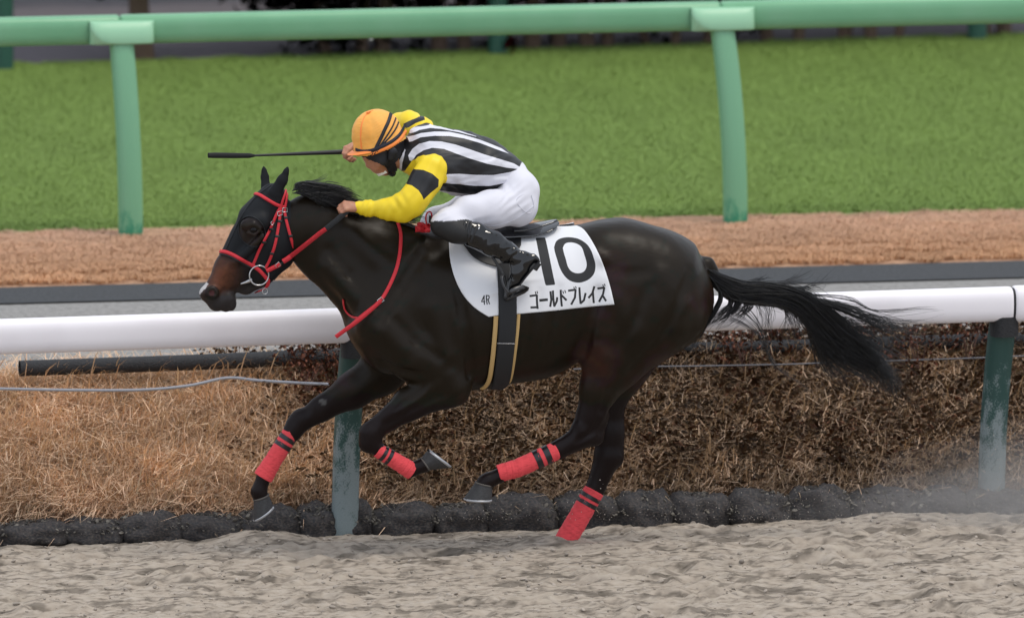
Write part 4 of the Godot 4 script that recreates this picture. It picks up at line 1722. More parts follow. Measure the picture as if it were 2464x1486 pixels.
# ---------------------------------------------------------------- mane and tail, strand by strand
func strand(st: SurfaceTool, p: PackedVector3Array, w0: float, w1: float, c: Color) -> void:
	var n := p.size()
	var prev := [Vector3.ZERO, Vector3.ZERO, Vector3.ZERO]
	for i in n:
		var t := (p[mini(i + 1, n - 1)] - p[maxi(i - 1, 0)]).normalized()
		var a := Vector3(0, 0, 1)
		a = (a - t * a.dot(t)).normalized()
		var b := t.cross(a)
		var f := float(i) / (n - 1)
		var w := lerpf(w0, w1, f * f)
		var now := [p[i] + a * w, p[i] - a * w * 0.5 + b * w * 0.87, p[i] - a * w * 0.5 - b * w * 0.87]
		var nn := [a, -a * 0.5 + b * 0.87, -a * 0.5 - b * 0.87]
		if i > 0:
			for j in 3:
				var j2 := (j + 1) % 3
				for e in [[prev[j], nn[j]], [now[j], nn[j]], [prev[j2], nn[j2]], [prev[j2], nn[j2]], [now[j], nn[j]], [now[j2], nn[j2]]]:
					st.set_normal(e[1])
					st.set_color(c)
					st.add_vertex(e[0])
		prev = now

func hair_between(st: SurfaceTool, ga: Array, gb: Array, n: int, zw: float, w: float, seg: int, spread: float, z0 := 0.0, short := 0.7, rooted := 0.0) -> void:
	var pa := smooth2(kk_list(ga), 8)
	var pb := smooth2(kk_list(gb), 8)
	for s in n:
		var f := rng.randf()
		var end := rng.randf_range(short, 1.0)
		var start := rng.randf() * rooted
		end = minf(1.0, start + (end - start) * (1.0 if rooted == 0.0 else rng.randf_range(0.45, 0.9)))
		var zr := rng.randf_range(-1.0, 1.0)
		var ph := rng.randf() * TAU
		var am := rng.randf_range(0.2, 1.0) * spread
		var drift := Vector2(rng.randfn(0, 1), rng.randfn(0, 1)) * spread * 1.3
		var p := PackedVector3Array()
		for i in seg + 1:
			var t := start + (end - start) * i / seg
			var a := pa[mini(int(t * (pa.size() - 1)), pa.size() - 1)].lerp(pa[mini(int(t * (pa.size() - 1)) + 1, pa.size() - 1)], fposmod(t * (pa.size() - 1), 1.0))
			var b := pb[mini(int(t * (pb.size() - 1)), pb.size() - 1)].lerp(pb[mini(int(t * (pb.size() - 1)) + 1, pb.size() - 1)], fposmod(t * (pb.size() - 1), 1.0))
			var v := a.lerp(b, f if rooted == 0.0 else lerpf(1.0, f, smoothstep(0.0, 0.45, float(i) / seg))) + drift * t * t + Vector2(sin(ph + t * 5.0), cos(ph * 1.7 + t * 6.0)) * am * t
			p.append(at_z(v, z0 + zr * zw * (0.35 + 0.65 * sqrt(t)) + 0.012 * sin(ph + t * 4.0)))
		var g := rng.randf_range(0.6, 1.5)
		strand(st, p, w * rng.randf_range(0.7, 1.25), w * 0.22, Color(0.0085 * g, 0.0085 * g, 0.0092 * g))

func build_hair(root: Node3D) -> void:
	rng.seed = 11
	M.hair = mat(Color.WHITE, 0.38, 0.0, true)
	var st := SurfaceTool.new()
	st.begin(Mesh.PRIMITIVE_TRIANGLES)
	view = 6
	var g1 := [[232, 250], [390, 325], [560, 378], [740, 395], [930, 430], [1090, 500], [1230, 610], [1370, 740], [1500, 850], [1620, 950], [1700, 1040]]
	var g2 := [[240, 272], [370, 360], [545, 430], [750, 480], [950, 540], [1090, 640], [1230, 790], [1380, 920], [1570, 1020], [1710, 1150], [1752, 1335]]
	var g3 := [[250, 330], [325, 430], [440, 520], [640, 545], [850, 565], [1000, 650], [1090, 770], [1190, 900], [1340, 1010], [1540, 1090], [1690, 1240]]
	hair_between(st, g1, g2, 400, 0.05, 0.0023, 18, 9.0, 0.0, 0.7)
	hair_between(st, g2, g3, 400, 0.05, 0.0023, 18, 10.0, 0.0, 0.7)
	hair_between(st, g1, g3, 300, 0.07, 0.0014, 18, 26.0, 0.0, 0.55)
	hair_between(st, [[225, 245], [380, 330], [560, 390], [760, 410], [960, 460]], [[255, 360], [330, 450], [450, 530], [640, 545], [860, 575]], 90, 0.05, 0.0022, 12, 8.0, 0.01, 0.6)
	hair_between(st, [[1100, 520], [1250, 620], [1400, 740], [1560, 850], [1720, 960], [1800, 1000]], [[1050, 700], [1150, 880], [1280, 1010], [1420, 1090], [1560, 1150], [1640, 1220]], 150, 0.06, 0.0013, 14, 26.0, 0.0, 0.6)
	# curls hanging below the core
	hair_between(st, [[950, 600], [1060, 700], [1110, 850], [1180, 1000], [1280, 1100], [1440, 1100]], [[880, 560], [1000, 650], [1090, 780], [1230, 960], [1360, 1060], [1520, 1085]], 70, 0.05, 0.0017, 14, 14.0)
	hair_between(st, [[980, 620], [1050, 720], [1100, 900], [1150, 1060], [1230, 1150], [1330, 1180]], [[1000, 640], [1080, 760], [1150, 950], [1230, 1080], [1330, 1120], [1450, 1090]], 40, 0.05, 0.0012, 14, 16.0)
	hair_between(st, [[500, 500], [560, 560], [640, 660], [700, 800], [730, 950], [830, 1070], [1000, 1140]], [[420, 700], [540, 745], [650, 820], [720, 920], [780, 1030], [880, 1110], [1020, 1130]], 16, 0.03, 0.0014, 14, 5.0)
	hair_between(st, [[700, 860], [760, 1000], [850, 1100], [960, 1170], [1040, 1250], [1120, 1295]], [[720, 900], [770, 1010], [860, 1110], [970, 1180], [1030, 1240], [1110, 1290]], 3, 0.02, 0.0012, 14, 4.0)
	hair_between(st, [[840, 560], [870, 650], [860, 740], [840, 830]], [[990, 620], [1010, 700], [1040, 800], [1060, 900]], 44, 0.05, 0.0011, 10, 16.0)
	hair_between(st, [[600, 530], [650, 640], [690, 740], [690, 850]], [[760, 540], [790, 620], [770, 720], [740, 820]], 28, 0.05, 0.0010, 10, 18.0)
	# locks blown against the quarters
	hair_between(st, [[250, 300], [330, 420], [340, 510], [300, 600], [230, 710], [160, 830], [110, 910]], [[262, 330], [350, 440], [372, 520], [320, 620], [250, 720], [190, 810], [150, 870]], 60, 0.03, 0.002, 14, 4.0, 0.03)
	hair_between(st, [[300, 380], [400, 470], [430, 540], [380, 600], [290, 680], [230, 760]], [[380, 440], [520, 510], [500, 580], [430, 640], [340, 690], [270, 730]], 80, 0.03, 0.0019, 12, 7.0, 0.02)
	hair_between(st, [[420, 500], [540, 540], [520, 610], [440, 680], [330, 700]], [[500, 520], [620, 560], [580, 610], [500, 640], [430, 690]], 50, 0.03, 0.0014, 12, 14.0, 0.01)
	# flyaways
	hair_between(st, [[480, 355], [560, 368], [640, 352], [720, 320]], [[500, 370], [580, 385], [660, 372], [722, 336]], 26, 0.015, 0.0017, 8, 4.0)
	hair_between(st, [[700, 392], [820, 378], [940, 330], [1060, 258]], [[760, 400], [880, 395], [980, 360], [1080, 300]], 26, 0.03, 0.0011, 10, 10.0)
	hair_between(st, [[880, 420], [1000, 420], [1130, 380], [1250, 338]], [[940, 440], [1060, 430], [1180, 400], [1280, 330]], 22, 0.03, 0.0011, 10, 10.0)
	hair_between(st, [[1000, 470], [1180, 480], [1400, 500], [1560, 600], [1760, 605], [1950, 592], [2150, 606]], [[1020, 490], [1200, 500], [1410, 540], [1560, 605], [1760, 608], [1950, 598], [2100, 606]], 9, 0.02, 0.0013, 14, 3.0)
	hair_between(st, [[1040, 500], [1250, 530], [1450, 600], [1650, 690], [1850, 740], [2100, 735]], [[1100, 540], [1300, 610], [1480, 680], [1660, 740], [1820, 760], [1930, 800]], 110, 0.06, 0.0013, 14, 20.0)
	hair_between(st, [[1150, 560], [1300, 650], [1500, 740], [1680, 830], [1800, 920]], [[1200, 700], [1350, 800], [1500, 880], [1640, 960], [1760, 1050]], 110, 0.06, 0.0011, 12, 30.0)
	hair_between(st, [[1400, 980], [1550, 1020], [1700, 1050], [1890, 1090]], [[1500, 1040], [1620, 1080], [1750, 1130], [1880, 1160]], 16, 0.03, 0.0013, 10, 12.0)
	var tail := obj("tail", st.commit(), M.hair, root)
	tail.set_meta("label", "long black tail streaming out behind")
	# mane: rooted on the crest, blown back
	st = SurfaceTool.new()
	st.begin(Mesh.PRIMITIVE_TRIANGLES)
	view = 1
	hair_between(st, [[838, 300], [862, 262], [920, 236], [1030, 244], [1160, 262], [1300, 305], [1440, 378]], [[850, 310], [900, 300], [980, 322], [1080, 365], [1180, 410], [1290, 455], [1400, 480]], 900, 0.025, 0.0019, 14, 4.0, 0.035, 0.8, 0.75)
	hair_between(st, [[900, 300], [1000, 290], [1120, 305], [1260, 345], [1380, 395], [1470, 400]], [[960, 340], [1060, 372], [1180, 425], [1300, 470], [1420, 500], [1500, 510]], 400, 0.025, 0.0019, 12, 5.0, 0.045, 0.8, 0.7)
	hair_between(st, [[1240, 420], [1360, 420], [1480, 440], [1600, 450], [1740, 420]], [[1300, 470], [1420, 510], [1540, 540], [1660, 545], [1790, 500]], 260, 0.04, 0.0022, 12, 8.0, -0.02, 0.7)
	hair_between(st, [[1520, 520], [1640, 500], [1740, 440], [1810, 380]], [[1560, 560], [1680, 560], [1760, 530], [1815, 560]], 200, 0.03, 0.002, 12, 8.0, -0.02, 0.7)
	hair_between(st, [[840, 300], [900, 285], [980, 300], [1080, 340], [1180, 380]], [[850, 325], [930, 340], [1010, 375], [1110, 425], [1220, 470]], 200, 0.02, 0.0018, 12, 5.0, 0.055, 0.8, 0.7)
	hair_between(st, [[940, 236], [1010, 228], [1080, 205], [1150, 176]], [[980, 240], [1040, 232], [1090, 215], [1130, 192]], 9, 0.02, 0.0012, 8, 4.0)
	hair_between(st, [[1000, 246], [1080, 256], [1140, 268], [1190, 262]], [[1020, 250], [1090, 266], [1150, 272], [1195, 268]], 8, 0.02, 0.0012, 8, 3.0)
	var mane := obj("mane", st.commit(), M.hair, root)
	mane.set_meta("label", "short black mane blown back along the crest")

# ---------------------------------------------------------------- bridle, neck strap, saddle cloth, saddle
func free_strap(pts: Array, w: float, th: float, face: Vector3, per := 6) -> ArrayMesh:
	var p := smooth3(pts, per)
	var n := PackedVector3Array()
	for v in p:
		n.append(face)
	return ribbon(p, n, w, th)

func ring_mesh(c: Vector3, r: float, t: float, ax: Vector3, a0 := 0.0, a1 := TAU) -> ArrayMesh:
	var u := ax.cross(Vector3(0, 1, 0.01)).normalized()
	var v := ax.cross(u).normalized()
	var p := PackedVector3Array()
	var rr := PackedFloat32Array()
	for i in 37:
		var a := lerpf(a0, a1, i / 36.0)
		p.append(c + (u * cos(a) + v * sin(a)) * r)
		rr.append(t)
	return tube(p, rr, 8, 1.0, ax)

func buckle(parent: Node3D, at: Vector2, f: Field, off: float, size: float, turn: float) -> void:
	var c := cast(f, at, off)
	if c == Vector3.INF:
		return
	var n := f.normal(c)
	var u := (rgt - n * n.dot(rgt)).normalized().rotated(n, turn)
	var v := n.cross(u)
	var p := PackedVector3Array()
	for e in [[-1, -0.8], [-1, 0.8], [1, 0.8], [1, -0.8], [-1, -0.8]]:
		p.append(c + u * size * e[0] + v * size * e[1])
	var r := PackedFloat32Array([0.0018, 0.0018, 0.0018, 0.0018, 0.0018])
	obj("buckle", tube(p, r, 6, 1.0, n), M.steel, parent)

func build_tack() -> void:
	M.red = mat(Color(0.62, 0.022, 0.035), 0.55)
	relief(M.red, 0.09, 3, 0.1, Vector3(40, 40, 40), 2)
	M.redgrip = mat(Color(0.60, 0.020, 0.032), 0.8)
	relief(M.redgrip, 0.16, 3, 0.25, Vector3(60, 60, 60), 1)
	M.steel = mat(Color(0.55, 0.55, 0.56), 0.28, 0.9)
	M.blackleather = mat(Color(0.012, 0.012, 0.013), 0.5)
	M.webbing = mat(Color(0.022, 0.024, 0.027), 0.8)
	relief(M.webbing, 0.2, 3, 0.2, Vector3(60, 60, 60), 1)
	var g := head_f
	view = 10
	var b := thing("bridle", "red strap bridle with steel ring bit and reins on the dark hood", "bridle", q(300, 900, 0.0))
	var brow := obj("browband", strap_on(g, kk_list([[-65, 118], [-35, 108], [30, 100], [90, 112], [170, 160], [260, 215], [340, 258], [432, 285]]), 0.016, 0.008, 0.004, 5), M.red, b)
	obj("trim", strap_on(g, kk_list([[-60, 134], [20, 118], [88, 130], [170, 178], [260, 234], [350, 278]]), 0.006, 0.0065, 0.003, 5), M.blackleather, brow)
	# cheek straps, the throat lash and the strap to the noseband: dark backing, red in front, keepers across
	var runs := [
		["cheek_strap", [[470, 22], [440, 120], [400, 240], [385, 330], [372, 440], [350, 580], [330, 700], [300, 830], [265, 930], [235, 1010], [180, 1120]]],
		["throat_lash", [[478, 20], [476, 100], [458, 220], [440, 320], [452, 420], [480, 540], [515, 670], [550, 790], [600, 930], [655, 1045]]],
		["noseband_hanger", [[400, 260], [345, 350], [300, 450], [250, 570], [190, 690], [130, 800], [80, 900], [40, 1000], [8, 1070]]]]
	for s in runs:
		var o := obj(s[0], strap_on(g, kk_list(s[1]), 0.0145, 0.0085, 0.0035, 5), M.red, b)
		obj("backing", strap_on(g, kk_list(s[1]), 0.0185, 0.006, 0.003, 5), M.blackleather, o)
		for kp in {"cheek_strap": [[374, 478], [338, 686], [262, 925]], "throat_lash": [[455, 430], [520, 685]], "noseband_hanger": [[255, 590], [158, 772]]}[s[0]]:
			var d := Vector2(14, 4) if s[0] != "throat_lash" else Vector2(14, -2)
			obj("keeper", strap_on(g, [k(kp[0] - 26, kp[1] - d.y * 0.6), k(kp[0], kp[1]), k(kp[0] + 26, kp[1] + d.y * 0.6)], 0.013, 0.012, 0.0025, 3), M.blackleather, o)
	buckle(b, k(445, 325), g, 0.013, 0.0115, 0.0)
	buckle(b, k(375, 372), g, 0.013, 0.0115, 0.2)
	buckle(b, k(272, 500), g, 0.012, 0.010, 0.4)
	view = 1
	var nose := obj("noseband", strap_on(g, kk_list([[297, 768], [340, 772], [400, 795], [470, 835], [540, 872], [590, 905], [640, 955], [668, 992]]), 0.0175, 0.008, 0.004, 6), M.red, b)
	obj("trim", strap_on(g, kk_list([[298, 788], [340, 794], [400, 818], [470, 858], [540, 892]]), 0.008, 0.0065, 0.003, 6), M.blackleather, nose)
	obj("chin_strap", strap_on(g, kk_list([[648, 965], [668, 992], [660, 1030], [630, 1056], [575, 1076]]), 0.02, 0.006, 0.004, 5), M.red, b)
	var ring_c := cast(g, k(598, 952), 0.012)
	obj("bit_ring", ring_mesh(ring_c, 0.0455, 0.0036, (Vector3(0, 0, 1) + rgt * 0.05).normalized()), M.steel, b)
	var bp := PackedVector3Array()
	for v in [[458, 1016], [500, 1002], [545, 985]]:
		bp.append(cast(g, k(v[0], v[1]), 0.006))
	obj("bit_mouthpiece", tube(bp, PackedFloat32Array([0.003, 0.007, 0.0105]), 10), M.steel, b)
	obj("chin_ring", ring_mesh(q(643, 1072, 0.035), 0.0135, 0.002, Vector3(0.3, 0, 1).normalized()), M.steel, b)
	# reins: leather loop at the ring, red grip, black web to the hand
	var zr := ring_c.z + 0.006
	obj("rein_loop", free_strap([q(655, 918, zr), q(700, 896, zr + 0.004), q(760, 866, zr + 0.006)], 0.021, 0.007, Vector3(0, 0, 1)), M.red, b)
	obj("rein_end", free_strap([q(752, 870, zr + 0.006), q(800, 838, zr + 0.01)], 0.008, 0.004, Vector3(0, 0, 1)), M.blackleather, b)
	var grip := obj("rein", free_strap([q(785, 842, zr + 0.012), q(850, 798, zr + 0.02), q(960, 712, 0.125), q(1060, 632, 0.14), q(1108, 598, 0.145)], 0.022, 0.006, Vector3(0, 0, 1)), M.redgrip, b)
	grip.set_meta("label", "red rubber-covered rein with black web end")
	obj("web", free_strap([q(1100, 604, 0.143), q(1180, 540, 0.15), q(1250, 478, 0.15), q(1290, 445, 0.145)], 0.026, 0.0035, Vector3(0, 0.1, 1)), M.webbing, grip)
	obj("tip", free_strap([q(780, 846, zr + 0.016), q(820, 822, zr + 0.02), q(838, 808, zr + 0.021)], 0.024, 0.004, Vector3(0, 0, 1)), M.red, grip)
	buckle(b, k(742, 872), g, 0.03, 0.012, 0.7)
	var far_rein := obj("rein", free_strap([q(600, 950, -0.075), q(800, 830, -0.12), q(1050, 640, -0.15), q(1290, 440, -0.14)], 0.022, 0.006, Vector3(0, 0, -1)), M.redgrip, b)
	far_rein.set_meta("label", "red rein along the hidden side of the neck")
	# the slack end of the reins lies over the withers
	view = 2
	obj("rein_slack", strap_on(body_f, kk_list([[270, 770], [360, 812], [450, 838], [520, 858], [590, 885]]), 0.022, 0.004, 0.003, 5), M.webbing, b)

	# neck strap with its loose tongue
	view = 1
	var ns := thing("neck_strap", "thin red strap looped round the base of the horse's neck", "strap", q(1500, 1150, 0.2))
	obj("strap", strap_on(body_f, kk_list([[1655, 555], [1668, 590], [1678, 640], [1676, 720], [1668, 800], [1645, 900], [1608, 995], [1565, 1080], [1525, 1140], [1470, 1190], [1400, 1245], [1350, 1285], [1290, 1340]]), 0.0175, 0.004, 0.004, 5), M.red, ns)
	obj("tongue", free_strap([q(1525, 1145, 0.265), q(1440, 1222, 0.255), q(1350, 1298, 0.24), q(1260, 1362, 0.215), q(1184, 1418, 0.19)], 0.0195, 0.004, Vector3(-0.2, 0, 1)), M.red, ns)
	obj("chest_loop", strap_on(body_f, kk_list([[1352, 1276], [1310, 1268], [1272, 1240], [1250, 1205], [1242, 1165], [1240, 1135]]), 0.011, 0.004, 0.003, 5), M.red, ns)
	buckle(ns, k(1524, 1142), body_f, 0.01, 0.0125, 0.7)
	# a red knot and clip by the rider's knee
	view = 2
	var kn := thing("strap_knot", "red knotted strap with clip in front of the rider's knee", "strap", q(645, 880, 0.12))
	var kp := []
	for i in 15:
		var a := i * 0.9
		kp.append(q(640 + 34 * cos(a), 880 + 24 * sin(a * 1.3), 0.125 + 0.018 * sin(a * 2.1)))
	var kr := PackedFloat32Array()
	var kpp := smooth3(kp, 4)
	kr.resize(kpp.size())
	kr.fill(0.0095)
	obj("knot", tube(kpp, kr, 8), M.red, kn)
	obj("tail_end", free_strap([q(640, 885, 0.125), q(610, 890, 0.13), q(582, 892, 0.13)], 0.03, 0.005, Vector3(0, 0, 1)), M.red, kn)
	var cl := smooth3([q(662, 870, 0.13), q(655, 815, 0.13), q(664, 782, 0.13), q(686, 774, 0.13), q(696, 800, 0.13), q(690, 850, 0.13)], 5)
	var cr := PackedFloat32Array()
	cr.resize(cl.size())
	cr.fill(0.0035)
	obj("clip", tube(cl, cr, 8), M.red, kn)
	obj("clip_gate", tube(PackedVector3Array([q(686, 800, 0.133), q(684, 850, 0.133)]), PackedFloat32Array([0.006, 0.006]), 8), M.blackleather, kn)
	build_cloth()

# a patch between four edge curves, laid on the horse
var cA: PackedVector2Array
var cB: PackedVector2Array
var cC: PackedVector2Array
var cD: PackedVector2Array

func along(p: PackedVector2Array, t: float) -> Vector2:
	var x := clampf(t, 0.0, 1.0) * (p.size() - 1)
	var i := mini(int(x), p.size() - 2)
	return p[i].lerp(p[i + 1], x - i)

func coons(s: float, t: float) -> Vector2:
	var top := along(cA, s)
	var bot := along(cB, s)
	var lef := along(cC, t)
	var rig := along(cD, t)
	var bil := (cA[0] * (1 - s) + cA[cA.size() - 1] * s) * (1 - t) + (cB[0] * (1 - s) + cB[cB.size() - 1] * s) * t
	return top * (1 - t) + bot * t + lef * (1 - s) + rig * s - bil

func even(p: PackedVector2Array, n: int) -> PackedVector2Array:
	var l := PackedFloat32Array([0.0])
	for i in range(1, p.size()):
		l.append(l[i - 1] + p[i].distance_to(p[i - 1]))
	var r := PackedVector2Array()
	for j in n:
		var x := l[l.size() - 1] * j / (n - 1)
		var i := 0
		while i < p.size() - 2 and l[i + 1] < x:
			i += 1
		r.append(p[i].lerp(p[i + 1], clampf((x - l[i]) / maxf(l[i + 1] - l[i], 1e-6), 0, 1)))
	return r

func uncoons(p: Vector2) -> Vector2:
	var u := Vector2(0.5, 0.5)
	for it in 14:
		var c := coons(u.x, u.y)
		var e := p - c
		var dx := (coons(u.x + 0.01, u.y) - coons(u.x - 0.01, u.y)) / 0.02
		var dy := (coons(u.x, u.y + 0.01) - coons(u.x, u.y - 0.01)) / 0.02
		var det := dx.x * dy.y - dx.y * dy.x
		if absf(det) < 1e-6:
			break
		u += Vector2((e.x * dy.y - e.y * dy.x) / det, (dx.x * e.y - dx.y * e.x) / det) * 0.8
		u = u.clamp(Vector2(0.011, 0.011), Vector2(0.989, 0.989))
	return u

func fill_poly(img: Image, pts: PackedVector2Array, c: Color) -> void:
	var lo := INF
	var hi := -INF
	for p in pts:
		lo = minf(lo, p.y)
		hi = maxf(hi, p.y)
	for y in range(maxi(0, int(lo)), mini(img.get_height() - 1, int(hi) + 1) + 1):
		var xs := []
		var yy := y + 0.5
		for i in pts.size():
			var a := pts[i]
			var b := pts[(i + 1) % pts.size()]
			if (a.y <= yy) != (b.y <= yy):
				xs.append(a.x + (b.x - a.x) * (yy - a.y) / (b.y - a.y))
		xs.sort()
		for i in range(0, xs.size() - 1, 2):
			img.fill_rect(Rect2i(int(round(xs[i])), y, maxi(0, int(round(xs[i + 1])) - int(round(xs[i]))), 1), c)

var cloth_img: Image

func ink(pts: Array, c: Color) -> void:
	var r := PackedVector2Array()
	for v in pts:
		var u := uncoons(k(v.x, v.y))
		r.append(Vector2(u.x * cloth_img.get_width(), u.y * cloth_img.get_height()))
	fill_poly(cloth_img, r, c)

func pen(path: Array, w: float, c: Color) -> void:
	for i in path.size() - 1:
		var a := Vector2(path[i][0], path[i][1])
		var b := Vector2(path[i + 1][0], path[i + 1][1])
		var d := (b - a).normalized()
		var n := Vector2(-d.y, d.x) * w * 0.5
		var e := d * w * 0.18
		ink([a + n - e, b + n + e, b - n + e, a - n - e], c)

func drape(nu: int, nv: int, off: float, puff = null, mirror := false) -> ArrayMesh:
	var pts := []
	for j in nv + 1:
		for i in nu + 1:
			var s := float(i) / nu
			var t := float(j) / nv
			var c := coons(s, t)
			var p := cast(body_f, c, off)
			if p == Vector3.INF:
				p = at_z(c, 0.0)
			if puff != null:
				p += Vector3(0, 0, 1) * float(puff.call(s, t))
			pts.append(p)
	# even out the fold lines
	for turn in 2:
		for j in range(0, nv + 1):
			for i in range(1, nu):
				var x := j * (nu + 1) + i
				pts[x] = pts[x] * 0.6 + (pts[x - 1] + pts[x + 1]) * 0.2
	var st := SurfaceTool.new()
	st.begin(Mesh.PRIMITIVE_TRIANGLES)
	st.set_smooth_group(0)
	var m := (nu + 1) * (nv + 1)
	for layer in 2:
		for x in m:
			st.set_uv(Vector2(float(x % (nu + 1)) / nu, float(x / (nu + 1)) / nv))
			var p: Vector3 = pts[x] - Vector3(0, 0, 0.004) * layer
			if mirror:
				p.z = -p.z
			st.add_vertex(p)
	var quad := func(a: int, b: int, c: int, e: int) -> void:
		for t in [a, b, c, b, e, c]:
			st.add_index(t)
	for j in nv:
		for i in nu:
			var a := j * (nu + 1) + i
			quad.call(a, a + 1, a + nu + 1, a + nu + 2)
			quad.call(m + a + 1, m + a, m + a + nu + 2, m + a + nu + 1)
	for i in nu:
		quad.call(i + 1, i, m + i + 1, m + i)
		var b := nv * (nu + 1) + i
		quad.call(b, b + 1, m + b, m + b + 1)
	for j in nv:
		var a := j * (nu + 1)
		quad.call(a, a + nu + 1, m + a, m + a + nu + 1)
		var b := a + nu
		quad.call(b + nu + 1, b, m + b + nu + 1, m + b)
	st.generate_normals()
	return st.commit()

func build_cloth() -> void:
	view = 9
	cA = even(smooth2(kk_list([[60, 190], [300, 150], [700, 100], [1100, 60], [1500, 50], [1700, 55], [1870, 45]]), 6), 40)
	cC = even(smooth2(kk_list([[60, 190], [62, 330], [85, 560], [150, 800], [260, 1020], [420, 1200], [620, 1332]]), 6), 40)
	cB = even(smooth2(kk_list([[620, 1332], [760, 1312], [1040, 1290], [1500, 1250], [2000, 1195], [2400, 1158]]), 6), 40)
	cD = even(smooth2(kk_list([[1870, 45], [1960, 90], [2060, 220], [2170, 420], [2260, 640], [2340, 900], [2400, 1158]]), 6), 40)
	var white := Color(0.74, 0.75, 0.77)
	cloth_img = Image.create(1536, 1024, false, Image.FORMAT_RGB8)
	var ws := white.linear_to_srgb()
	cloth_img.fill(ws)
	# scuffs and creases of dust in the fabric
	rng.seed = 5
	var black := Color(0.016, 0.017, 0.019).linear_to_srgb()
	ink([Vector2(1290, 226), Vector2(1300, 216), Vector2(1412, 212), Vector2(1424, 220), Vector2(1562, 866), Vector2(1552, 880), Vector2(1440, 890), Vector2(1426, 880)], black)
	var o1 := []
	for v in smooth2([Vector2(1548, 350), Vector2(1580, 265), Vector2(1650, 222), Vector2(1760, 208), Vector2(1890, 230), Vector2(2000, 295), Vector2(2068, 385), Vector2(2110, 500), Vector2(2133, 600), Vector2(2118, 710), Vector2(2050, 795), Vector2(1950, 842), Vector2(1860, 848), Vector2(1760, 815), Vector2(1680, 735), Vector2(1625, 630), Vector2(1590, 520), Vector2(1560, 420), Vector2(1548, 350)], 4):
		o1.append(v)
	ink(o1, black)
	var o2 := []
	for v in smooth2([Vector2(1672, 360), Vector2(1705, 300), Vector2(1780, 281), Vector2(1870, 300), Vector2(1940, 352), Vector2(1975, 450), Vector2(2006, 560), Vector2(2002, 640), Vector2(1960, 698), Vector2(1880, 718), Vector2(1795, 690), Vector2(1742, 620), Vector2(1715, 520), Vector2(1690, 440), Vector2(1672, 360)], 4):
		o2.append(v)
	ink(o2, ws)
	var th := 30.0
	pen([[556, 1035], [520, 1118], [572, 1116]], 15, black)
	pen([[556, 1030], [562, 1158]], 17, black)
	pen([[588, 1025], [600, 1155]], 17, black)
	pen([[588, 1030], [622, 1032], [630, 1060], [618, 1084], [596, 1088]], 15, black)
	pen([[612, 1086], [634, 1152]], 16, black)
	var glyphs := [
		[[1205, 1038], [1305, 1026], [1314, 1215]], [[1218, 1200], [1318, 1196]], [[1345, 1100], [1452, 1089]],
		[[1496, 975], [1508, 1090], [1492, 1185]], [[1531, 965], [1549, 1182], [1585, 1110], [1590, 1060]],
		[[1641, 955], [1656, 1180]], [[1655, 1030], [1720, 1095]],
		[[1750, 962], [1852, 948], [1842, 1060], [1790, 1155]], [[1905, 920], [1921, 1142], [1970, 1095], [1992, 1000]],
		[[2116, 905], [2088, 1000], [2035, 1062]], [[2096, 985], [2108, 1132]],
		[[2165, 932], [2258, 918], [2240, 1010], [2185, 1115]], [[2232, 1030], [2280, 1105]]]
	for s in glyphs:
		pen(s, 38.0 if s == glyphs[2] else th, black)
	for s in [[[1282, 978], [1290, 1008]], [[1306, 972], [1314, 1002]], [[1670, 968], [1682, 1002]], [[1698, 958], [1711, 992]], [[1826, 912], [1834, 938]], [[1852, 902], [1860, 930]], [[2236, 878], [2245, 906]], [[2260, 868], [2269, 896]]]:
		pen(s, 15.0, black)
	var m := mat(Color.WHITE, 0.72)
	m.albedo_texture = ImageTexture.create_from_image(cloth_img)
	m.albedo_color = Color.WHITE
	m.rim_enabled = true
	m.rim = 0.15
	var plain := mat(white, 0.72)
	var cl := thing("saddle_cloth", "white race number cloth printed with a black 10 under the saddle", "saddle cloth", q(1400, 800, 0.25))
	var puff := func(s: float, t: float) -> float:
		var w := 0.0
		w += 0.006 * exp(-pow((t - 0.55 - 0.10 * s) / 0.03, 2.0)) * exp(-pow((s - 0.40) / 0.16, 2.0))
		w += 0.005 * exp(-pow((t - 0.72 + 0.2 * s) / 0.03, 2.0)) * exp(-pow((s - 0.25) / 0.12, 2.0))
		w += 0.004 * exp(-pow((s - 0.18 - 0.3 * t) / 0.02, 2.0)) * exp(-pow((t - 0.55) / 0.15, 2.0))
		w += 0.003 * sin(s * 21.0 + t * 9.0) * exp(-pow((t - 0.6) / 0.3, 2.0)) * exp(-pow((s - 0.35) / 0.2, 2.0))
		w += 0.004 * exp(-pow((s - 0.55 + 0.35 * t) / 0.012, 2.0)) * exp(-pow((t - 0.2) / 0.12, 2.0))
		return w + 0.006 * t
	obj("panel", drape(84, 60, 0.007, puff), m, cl)
	obj("far_panel", drape(40, 24, 0.007, null, true), plain, cl)

	# saddle: seat, flap, girth with two pale edge bands, stirrup
	M.girth = mat(Color(0.010, 0.011, 0.013), 0.7)
	M.tan = mat(Color(0.50, 0.33, 0.13), 0.75)
	M.patent = mat(Color(0.016, 0.017, 0.020), 0.10)
	M.patent.metallic_specular = 0.8
	var sd := thing("racing_saddle", "small black racing saddle with black girth and steel-grey stirrup", "saddle", q(900, 200, 0.1))
	view = 2
	var gi := obj("girth", strap_on(body_f, kk_list([[1207, 1130], [1212, 1230], [1216, 1330], [1218, 1470], [1214, 1600], [1205, 1720], [1190, 1850], [1172, 1960], [1140, 1990]]), 0.086, 0.020, 0.004, 5), M.girth, sd)
	view = 3
	obj("edge_band", strap_on(body_f, kk_list([[557, 824], [553, 900], [545, 1000], [536, 1100], [524, 1200], [508, 1290], [480, 1340], [450, 1360]]), 0.0225, 0.013, 0.006, 5), M.tan, gi)
